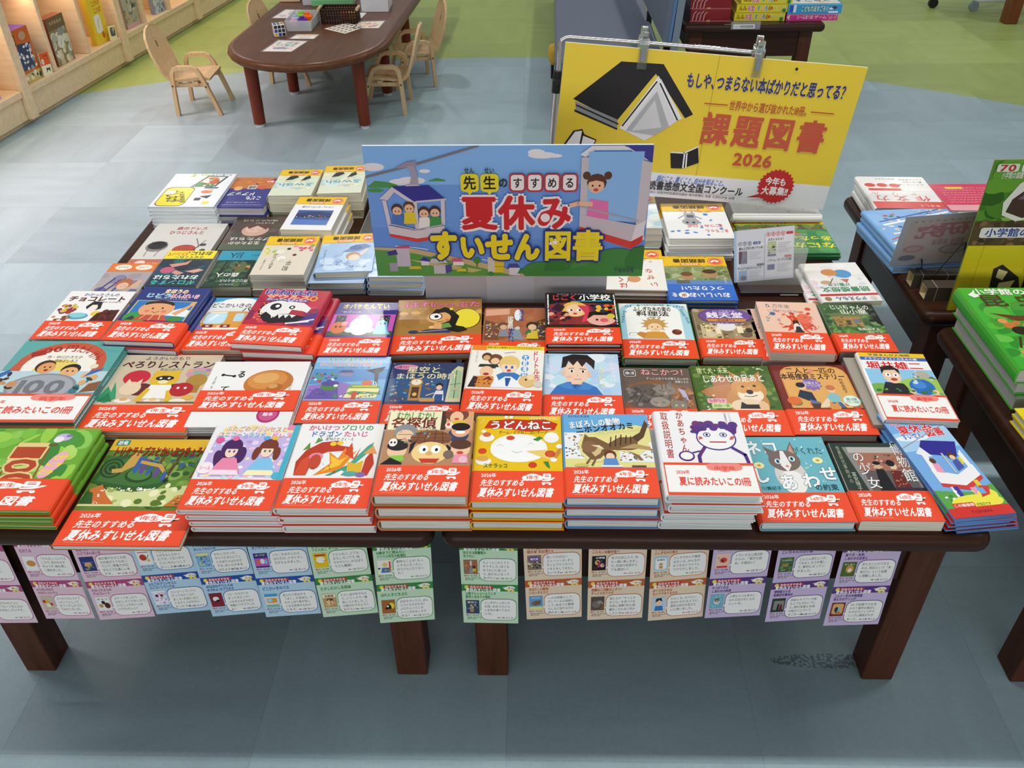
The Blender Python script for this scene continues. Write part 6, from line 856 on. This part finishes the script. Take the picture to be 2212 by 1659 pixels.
def open_bin(name, label, x, y, w, d, h, mat, t=.003, rz=0, flare=.006, cat='box'):
    r = thing(name, label, cat, (x, y, TZ+.0005), rz); m = MB(); f = flare
    o0 = [(0, 0), (w, 0), (w, d), (0, d)]; o1 = [(-f, -f), (w+f, -f), (w+f, d+f), (-f, d+f)]
    i0 = [(t, t), (w-t, t), (w-t, d-t), (t, d-t)]; i1 = [(-f+t, -f+t), (w+f-t, -f+t), (w+f-t, d+f-t), (-f+t, d+f-t)]
    vs = [(a, b, 0) for a, b in o0]+[(a, b, h) for a, b in o1]+[(a, b, h) for a, b in i1]+[(a, b, t) for a, b in i0]
    fs = [(0, 3, 2, 1), (12, 13, 14, 15)]+[(s+k, s+(k+1) % 4, s+4+(k+1) % 4, s+4+k) for s in (0, 4, 8) for k in range(4)]
    m.mesh(vs, fs); m.build('tray_shell', mat, r); return r
open_bin('toy_bin', 'frosted open plastic bin holding colourful toy blocks', -1.165, 4.215, .115, .20, .048, FROST)
def toy(label, x, y, z, s, col, rz):
    r = thing('toy_block', label, 'toy', (x, y, z), rz, None); m = MB(); m.box(-s, -s, 0, s, s, 2*s, bev=s*.25); m.build('block', simple('toy_'+col, col, .25), r)
    m = MB(); m.tube([(0, 0, 2*s), (0, 0, 2.35*s)], s*.5, n=10); m.build('stud', simple('toy_'+col, col, .25), r)
toy('purple toy block in the frosted bin', -1.098, 4.262, .366, .022, '5a1f9a', .3)
toy('orange toy block standing behind the purple one', -1.085, 4.315, .366, .024, 'f06a10', .1)
toy('lime green toy block beside the orange one', -1.118, 4.335, .366, .024, '8ac83a', .2)
toy('pale pink toy block at the bin\'s left', -1.14, 4.262, .366, .018, 'e8b0d0', .5)
toy('yellow and light blue toy block at the bin corner', -1.142, 4.305, .366, .02, 'a8c0e0', .2)
toy('bright green toy block at the bin\'s right', -1.064, 4.27, .366, .012, '5ad86a', .6)
bk = thing('plastic_basket', 'dark brown slotted basket with wooden carry handles', 'basket', (-1.03, 4.352, TZ+.0005))
m = MB(); w, d, h, t = .175, .10, .062, .003; brn = '3a2418'
m.box(0, 0, 0, w, d, .004, brn)
for k in range(5):
    z = .004+k*.0125; 
    for a in ((0, 0, w, t), (0, d-t, w, d), (0, 0, t, d), (w-t, 0, w, d)): m.box(a[0], a[1], z, a[2], a[3], z+(.0075 if k < 4 else .012), brn)
for k in range(14):
    x = .002+k*(w-.006)/13
    m.box(x, 0, 0, x+.004, t, h, brn); m.box(x, d-t, 0, x+.004, d, h, brn)
for k in range(8):
    y = .002+k*(d-.006)/7; m.box(0, y, 0, t, y+.004, h, brn); m.box(w-t, y, 0, w, y+.004, h, brn)
m.build('slotted_shell', SATIN, bk)
for x in (-.006, w+.006):
    m = MB(); m.tube([(x, -.012, h+.004), (x, d*.55, h+.004)], .007, n=12); m.build('handle', BEECH, bk)
toy('red toy block inside the brown basket', -.92, 4.40, .3665, .02, 'c8302a', .2)
toy('orange-yellow toy block inside the brown basket', -.885, 4.405, .3665, .019, 'f0a030', .5)
wb = open_bin('white_box', 'white plastic box with small picture sticker, at the table edge', -.868, 4.572, .135, .17, .088, WHITEP, .004, .02, .002)
m = MB(); Canvas(m, (.045, -.0014, .066), (.045, 0, 0), (0, 0, .016), 3e-5, 1e-4).draw('q 50 50 48 40 2a2420;e 70 60 22 30 e8b030;e 30 40 20 30 c83a3a'); m.build('sticker', GLOSS, wb)
m = MB(); m.box(.02, .02, .08, .115, .15, .10); m.build('box_lid', WHITEP, wb)
open_bin('clear_case', 'clear plastic case with green lid behind the basket', -1.2, 4.725, .26, .16, .05, FROST)
m = MB(); m.box(-1.15, 4.70, TZ+.001, -.93, 4.716, TZ+.03, '7ac88a'); tag(m.build('green_box_lid', SATIN), 'green flat lid standing in front of the clear case', 'lid')
m = MB(); m.box(-1.345, 4.80, TZ+.0005, -1.235, 4.93, TZ+.012, 'd8c0a0', bev=.002); m.box(-1.335, 4.81, TZ+.012, -1.245, 4.92, TZ+.0125, 'eee8dc'); tag(m.build('wooden_tray', SATIN), 'pale wooden tray at the far left corner of the oval table', 'tray')
m = MB(); m.box(-1.05, 4.75, TZ+.006, -.96, 4.85, TZ+.075, 'e8c8d8'); Canvas(m, (-1.05, 4.7498, TZ+.006), (.09, 0, 0), (0, 0, .069), 3e-5, 1e-4).draw('r 20 20 70 60 4a8ac8;k 14 3 10 10 90 90 5 9 f0d0e0,5a9ad0,fff'); tag(m.build('game_box', SATIN), 'pink and blue box inside the clear case', 'box')

# ---------------------------------------------------------------- blue bench behind the signs
bn = thing('vinyl_bench', 'blue-grey vinyl bench with upright backrest panel behind the yellow sign', 'bench', (.10, 4.0, 0), radians(-1))
m = MB(); m.box(0, 0, .20, .50, 2.4, .28, bev=.012); m.build('seat_cushion', BLUEV, bn)
m = MB(); m.box(.02, .03, .03, .48, 2.36, .20); m.build('seat_base', simple('dark_base', '3a4048', .6), bn)
def slab(nm, q, y, L, mat):
    k = MB(); vs = [(x, y, z) for x, z in q]; k.mesh(vs+[(x-.03*L, y_+L, z) for x, y_, z in vs], [(0, 1, 2, 3), (7, 6, 5, 4), (0, 4, 5, 1), (1, 5, 6, 2), (2, 6, 7, 3), (3, 7, 4, 0)]); return k.build(nm, mat, bn)
slab('backrest_panel', [(.482, .362), (.506, .362), (.526, .64), (.500, .64)], 0, 1.9, BLUEV)
slab('blue_edge', [(.506, .362), (.518, .362), (.538, .64), (.526, .64)], -.002, 1.9, BLUEV2)
slab('grey_edge_strip', [(.519, .30), (.548, .30), (.572, .64), (.539, .64)], -.004, .03, GREYV)
for y in (.7, 2.2):
    k = MB(); k.tube([(.49, y, .02), (.49, y, .37)], .014, n=10); k.build('post', BLACKP, bn)
yt = thing('toy_scooter_wheel', 'round yellow toy peeking out from behind the blue bench', 'toy', (.115, 4.66, 0))
m = MB(); m.lathe([(0, .07), (.02, .072), (.034, .10), (.036, .14), (.028, .17), (0, .18)], n=20); m.build('yellow_shell', simple('yellow_plastic', 'e8b83a', .35), yt)
m = MB(); m.tube([(-.012, -.005, 0), (-.012, -.005, .075)], .008, n=8); m.tube([(.012, .012, 0), (.012, .012, .075)], .008, n=8); m.build('black_foot', BLACKP, yt)

# ---------------------------------------------------------------- boxed games on the back table
def gbox(label, x, y, z, w, d, h, front, topspec, tone, grp=None, rz=0):
    m = MB(); m.box(0, 0, 0, w, d, h, tone); Canvas(m, (0, 0, 0), (w, 0, 0), (0, 0, h), 4e-5, 1e-4).draw(front); Canvas(m, (0, 0, h), (w, 0, 0), (0, d, 0), 4e-5, 1e-4).draw(topspec)
    o = m.build('game_box', GLOSS); o.location = (x, y, z); o.rotation_euler = (0, 0, rz); tag(o, label, 'box', grp)
RB = 'r 0 0 100 100 8a1620;r 0 92 100 100 a03038;r 0 0 100 6 c8707a;'+';'.join('l e8c8c0 1.6 %g,%g %g,%g %g,%g' % (6+9*i, 8, 8+9*i, 60, 14+9*i, 84-8*(i % 2)) for i in range(4))+';e 46 4 5 9 d8b070'
for i, w_ in enumerate(('lowest', 'second from bottom', 'topmost')): gbox('dark red game box with pale plant drawing, %s of its stack' % w_, .705-.004*i, 4.06, .43+.053*i, .178, .25, .052, RB, 'r 4 4 96 96 8a1620', '7a1018', 'dark red game boxes')
YB = 'r 0 0 100 100 eedc2e;r 0 88 100 100 d8c41e;t 7a2a1a .05 12 50 16 60 ルル;o d8388a fff .05 .04 28 50 14 70 お金;o 3a9a4a fff .05 .04 43 50 9 64 す;o e88a2a fff .05 .04 51 50 7 50 ご;o 3a6ac0 fff .05 .04 58 50 8 62 ろ;t 222 .05 64 50 6 60 く;e 68 50 3 20 e0662a;k 30 3 71 20 98 84 2 4 d8e0b0,f4f0d8,c8d08a;e 93 24 4 22 3a8a3a'
for i, w_ in enumerate(('lowest', 'second from bottom', 'topmost')): gbox('yellow board-game box with colourful letters, %s of its stack' % w_, .902+(.022 if i == 2 else .006*i), 4.065, .43+.036*i, .226, .24, .035, YB, 'r 4 4 96 96 e8d83a;e 50 50 40 30 f4f0d0', 'd8c428', 'yellow board-game boxes')
gbox('pink game box under the blue one', 1.134, 4.06, .43, .228, .2, .03, 'r 0 0 100 100 d83a8a;r 0 80 100 100 f0a0c8;p f6d0e4 0,50 6,90 6,10;o f4d8e8 c02a7a .05 .03 36 50 32 60 シールあつめ;t fbe8f2 .04 66 50 24 46 ゲーム;k 14 3 74 10 98 90 3 5 f0c8a0,8a3a9a,f4e0ec', 'r 4 4 96 96 f08ac0', 'd02a80')
gbox('light blue game box on the pink one', 1.134, 4.055, .4605, .236, .2, .042, 'r 0 0 100 100 3aa0d8;r 0 88 100 100 7ac8ec;r 3 16 9 84 2a5ac0;r 10 14 15 88 f0f0f0;o f4f6f4 2a6a4a .05 .08 50 50 52 58 こども六法すごろく;r 76 8 94 26 f0f0f0;e 86 60 5 14 4a3a5a;e 80 50 4 10 f0f0e8', 'r 3 3 97 97 eef0ee;k 24 3 8 8 92 92 4 8 d8e0d8,b8c8d0,e8d8a0;t 2a5a4a .05 50 30 70 20 すごろく', '2a88c0')
pt = thing('price_rail', 'clear label holder with barcode strip on back table edge', 'label', (.876, 3.996, .414))
m = MB(); m.box(0, -.013, 0, .128, -.0115, .034); m.build('clear_sleeve', FILM, pt)
m = MB(); m.box(.010, -.0112, .003, .104, -.0108, .021, 'f4f4f2'); Canvas(m, (.010, -.0114, .003), (.094, 0, 0), (0, 0, .018), 3e-5, 1e-4).draw(';'.join('r %g 20 %g 80 222' % (32+2.4*i, 33.2+2.4*i) for i in range(26))+';t 666 .0 16 50 22 40 003-01'); m.build('barcode_strip', MATTE, pt)

# ---------------------------------------------------------------- pale book shelves along the left
# the shelf run leans a little off the Y axis
def shelf_unit(k, label):
    r = thing('bookshelf', label, 'bookshelf', (-2.395+.115*(k*.93-.03), 3.97+k*.93, 0), pi/2-math.atan(.115), 'pale low bookshelves along the left')
    # local x runs along the front (away from the viewer), local y to the left into the shelf
    L = .936; H = .60
    def part(nm, *bs):
        m = MB()
        for b in bs: m.box(*b, bev=.002)
        return m.build(nm, SHELFW, r)
    part('plinth', (.001, .012, .03, L-.001, .05, .135), (.001, .04, .0, L-.001, .30, .04))
    part('shelf_board', (.001, .0, .135, L-.001, .32, .165))
    part('post', (.001, -.012, .03, .055, .02, H+.08))
    part('side_panel', (.008, .02, .165, .032, .32, H))
    for q in (L/3, 2*L/3): part('divider', (q-.011, .004, .165, q+.011, .32, H))
    part('back_panel', (.001, .31, .165, L-.001, .325, H))
    part('upper_shelf', (.001, .0, H-.055, L-.001, .32, H-.02), (.001, .01, H-.02, L-.001, .04, H+.05))
    for q in range(3):       # rounded shoulders of each opening
        a, b = q*L/3+.012, (q+1)*L/3-.012; m = MB()
        for x, s in ((a, 1), (b, -1)):
            pts = [(x, 0), (x, -.05)]+[(x+s*.05*(1-cos(t)), -.05+.05*sin(t)) for t in [pi/12*j for j in range(1, 7)]]
            m.prism(pts if s < 0 else pts[::-1], 0, .02, 'fff', Matrix(((1, 0, 0, 0), (0, 0, 1, .002), (0, 1, 0, H-.055), (0, 0, 0, 1))))
        m.build('arched_corner', SHELFW, r)
    lt = area('shelf_lamp', (0, 0, 0), 1.0, .04, 2.2, (1, .72, .50)); lt.parent = r; lt.location = (L/2, .05, H-.058)
    return r
U = [shelf_unit(k, l) for k, l in ((-1, 'pale wooden bookshelf cut off at the left edge'), (0, 'pale wooden bookshelf holding the purple slipcase'), (1, 'pale wooden bookshelf beyond, holding a grey patterned book'), (2, 'pale wooden bookshelf furthest away along the left'))]
def shelf_item(k, sx, sy, w, d, h, label, spec, tone, side=None, cat='book', name='display_book', rz=0, lean=0):
    b = U[k+1]; ca, sa = cos(b.rotation_euler[2]), sin(b.rotation_euler[2])
    m = MB(); m.box(0, 0, 0, w, d, h, tone)
    if side: m.face([(-.0003, 0, 0), (-.0003, d, 0), (-.0003, d, h), (-.0003, 0, h)], side[0]); Canvas(m, (-.0003, d, 0), (0, -d, 0), (0, 0, h), 4e-5, 1e-4).draw(side[1]); m.face([(0, 0, h+.0003), (w, 0, h+.0003), (w, d, h+.0003), (0, d, h+.0003)], side[0])
    Canvas(m, (0, 0, 0), (w, 0, 0), (0, 0, h), 4e-5, 1e-4).draw(spec); o = m.build(name, GLOSS)
    o.location = (b.location.x+ca*sx-sa*sy, b.location.y+sa*sx+ca*sy, .1655+abs(lean)*.012); o.rotation_mode = 'ZXY'; o.rotation_euler = (lean, 0, b.rotation_euler[2]+rz); tag(o, label, cat)
shelf_item(0, .036, .025, .186, .10, .24, 'thick purple slipcase book with orange and navy front on shelf', 'r 0 0 100 100 c8602a;r 0 0 8 100 f0ece8;p 2f3f68 30,24 84,24 92,70 40,74;r 14 74 40 92 2a2430;t e8b83a .05 27 83 22 12 図鑑;k 26 3 30 20 92 70 3 6 e8e4dc,c8d0d8,8a98b0;r 10 0 100 18 c8b86a;k 16 5 12 2 98 18 4 7 e8e0c0,3a5a4a;e 70 86 14 8 b8987a;k 10 7 14 20 30 60 3 5 d87a3a', '4a2a80', ('5a2f98', 'v f4f0f8 .06 50 66 60 44 恐竜'))
shelf_item(0, .215, .012, .07, .004, .105, 'small orange and cream pop card beside the purple book', 'r 0 46 100 100 e0562a;r 0 0 100 46 f2eac8;e 24 62 14 12 f4f0ec;t 4a2a6a .05 24 62 12 14 3;t 7a1a0a .03 64 86 56 9 大人気！;t 7a1a0a .02 64 72 50 7 シリーズ;p 241c14 40,10 60,30 80,12 84,34 60,22 44,36', 'e8dcc0', cat='card', name='pop_card', lean=radians(-6))
shelf_item(0, .375, .03, .15, .05, .225, 'brown book with pale leaf pattern in clear wrap on shelf', 'r 0 0 100 100 8a7a5c;k 40 3 0 0 100 72 7 13 b8b090,a8b0a0,c8c4a8,8a9088,d8d0b8;r 0 74 100 100 6f5a40;t c8a888 .03 50 88 70 8 わすれもの;e 50 46 16 14 d8d8cc;l 3a3a34 1.6 46,40 54,52', '7a4436', ('7a3a30', 'v e8c8a8 .02 50 60 60 40 とき'))
shelf_item(0, .75, .03, .135, .03, .25, 'yellow picture book standing on shelf', 'r 0 0 100 100 e6c632;t c8402a .05 60 80 60 10 こどもの;t c8402a .05 60 66 50 10 ことば;q 44 40 22 18 e8e4dc;l 3a3a34 2 40,30 50,50;e 60 16 10 7 c86a2a', 'd8b82a')
shelf_item(0, .845, .008, .07, .004, .075, 'small cream card before the yellow picture book', 'r 0 0 100 100 f2e6a8;q 54 58 34 30 4a5468;k 10 3 30 40 80 80 6 9 f2e6a8,2a3040', 'e8dca0', cat='card', name='pop_card', lean=radians(-8))
shelf_item(1, .145, .03, .15, .035, .23, 'grey-green patterned picture book standing on the far shelf', 'r 0 0 100 100 a8aa98;k 50 3 0 0 100 100 6 12 8a9080,c0c0ae,6a7468,b8a888;e 40 90 12 6 7a3a2a;p 2a2a26 60,40 70,54 80,44;r 0 0 100 10 c8a8a0', '9a9488')
shelf_item(1, .485, .03, .12, .03, .17, 'small blue and white book standing on the far shelf', 'r 0 0 100 100 b8c0c8;t 2f4a9a .06 50 70 80 22 ずかん;k 26 3 0 0 100 50 6 12 8a98a8,d0d4d4,6a7a90', '8a98b0')
shelf_item(-1, .72, .03, .11, .03, .15, 'pale purple book at the left edge of the nearest shelf', 'r 0 0 100 100 b89ac8;k 30 3 0 0 100 100 6 12 8a7aa0,d8c8e0,a8c0a8;e 60 30 20 14 5a6a5a', 'a88ab8')

# far right: leg of another table and castors of a white trolley
lg = thing('wooden_table', 'brown wooden table leg at the top right corner', 'table', (2.99, 5.72, 0)); m = MB(); m.box(-.04, -.04, 0, .04, .04, .60, bev=.004); m.build('leg', wood('brown_leg', '6a3a22', '7c4a2c', .4, 3, 2), lg); m = MB(); m.box(-.06, -.06, .60, 1.0, .8, .64); m.build('table_top', DARKX, lg)
tr = thing('white_trolley', 'white tube trolley with castors at the top right', 'trolley', (2.86, 6.02, 0))
m = MB(); m.tube([(0, 0, .55), (0, 0, .12), (.01, 0, .085), (.04, 0, .07), (.5, 0, .07)], .018, n=12); m.build('tube_frame', WHITEP, tr)
m = MB(); m.tube([(.03, -.012, .03), (.03, .012, .03)], .03, n=16); m.build('castor', GREYV, tr)
m = MB(); m.tube([(-.20, .08, .03), (-.20, .104, .03)], .03, n=16); m.box(-.215, .07, .04, -.185, .115, .10); m.tube([(-.20, .09, .09), (0, 0, .13)], .012); m.build('castor', BLACKP, tr)
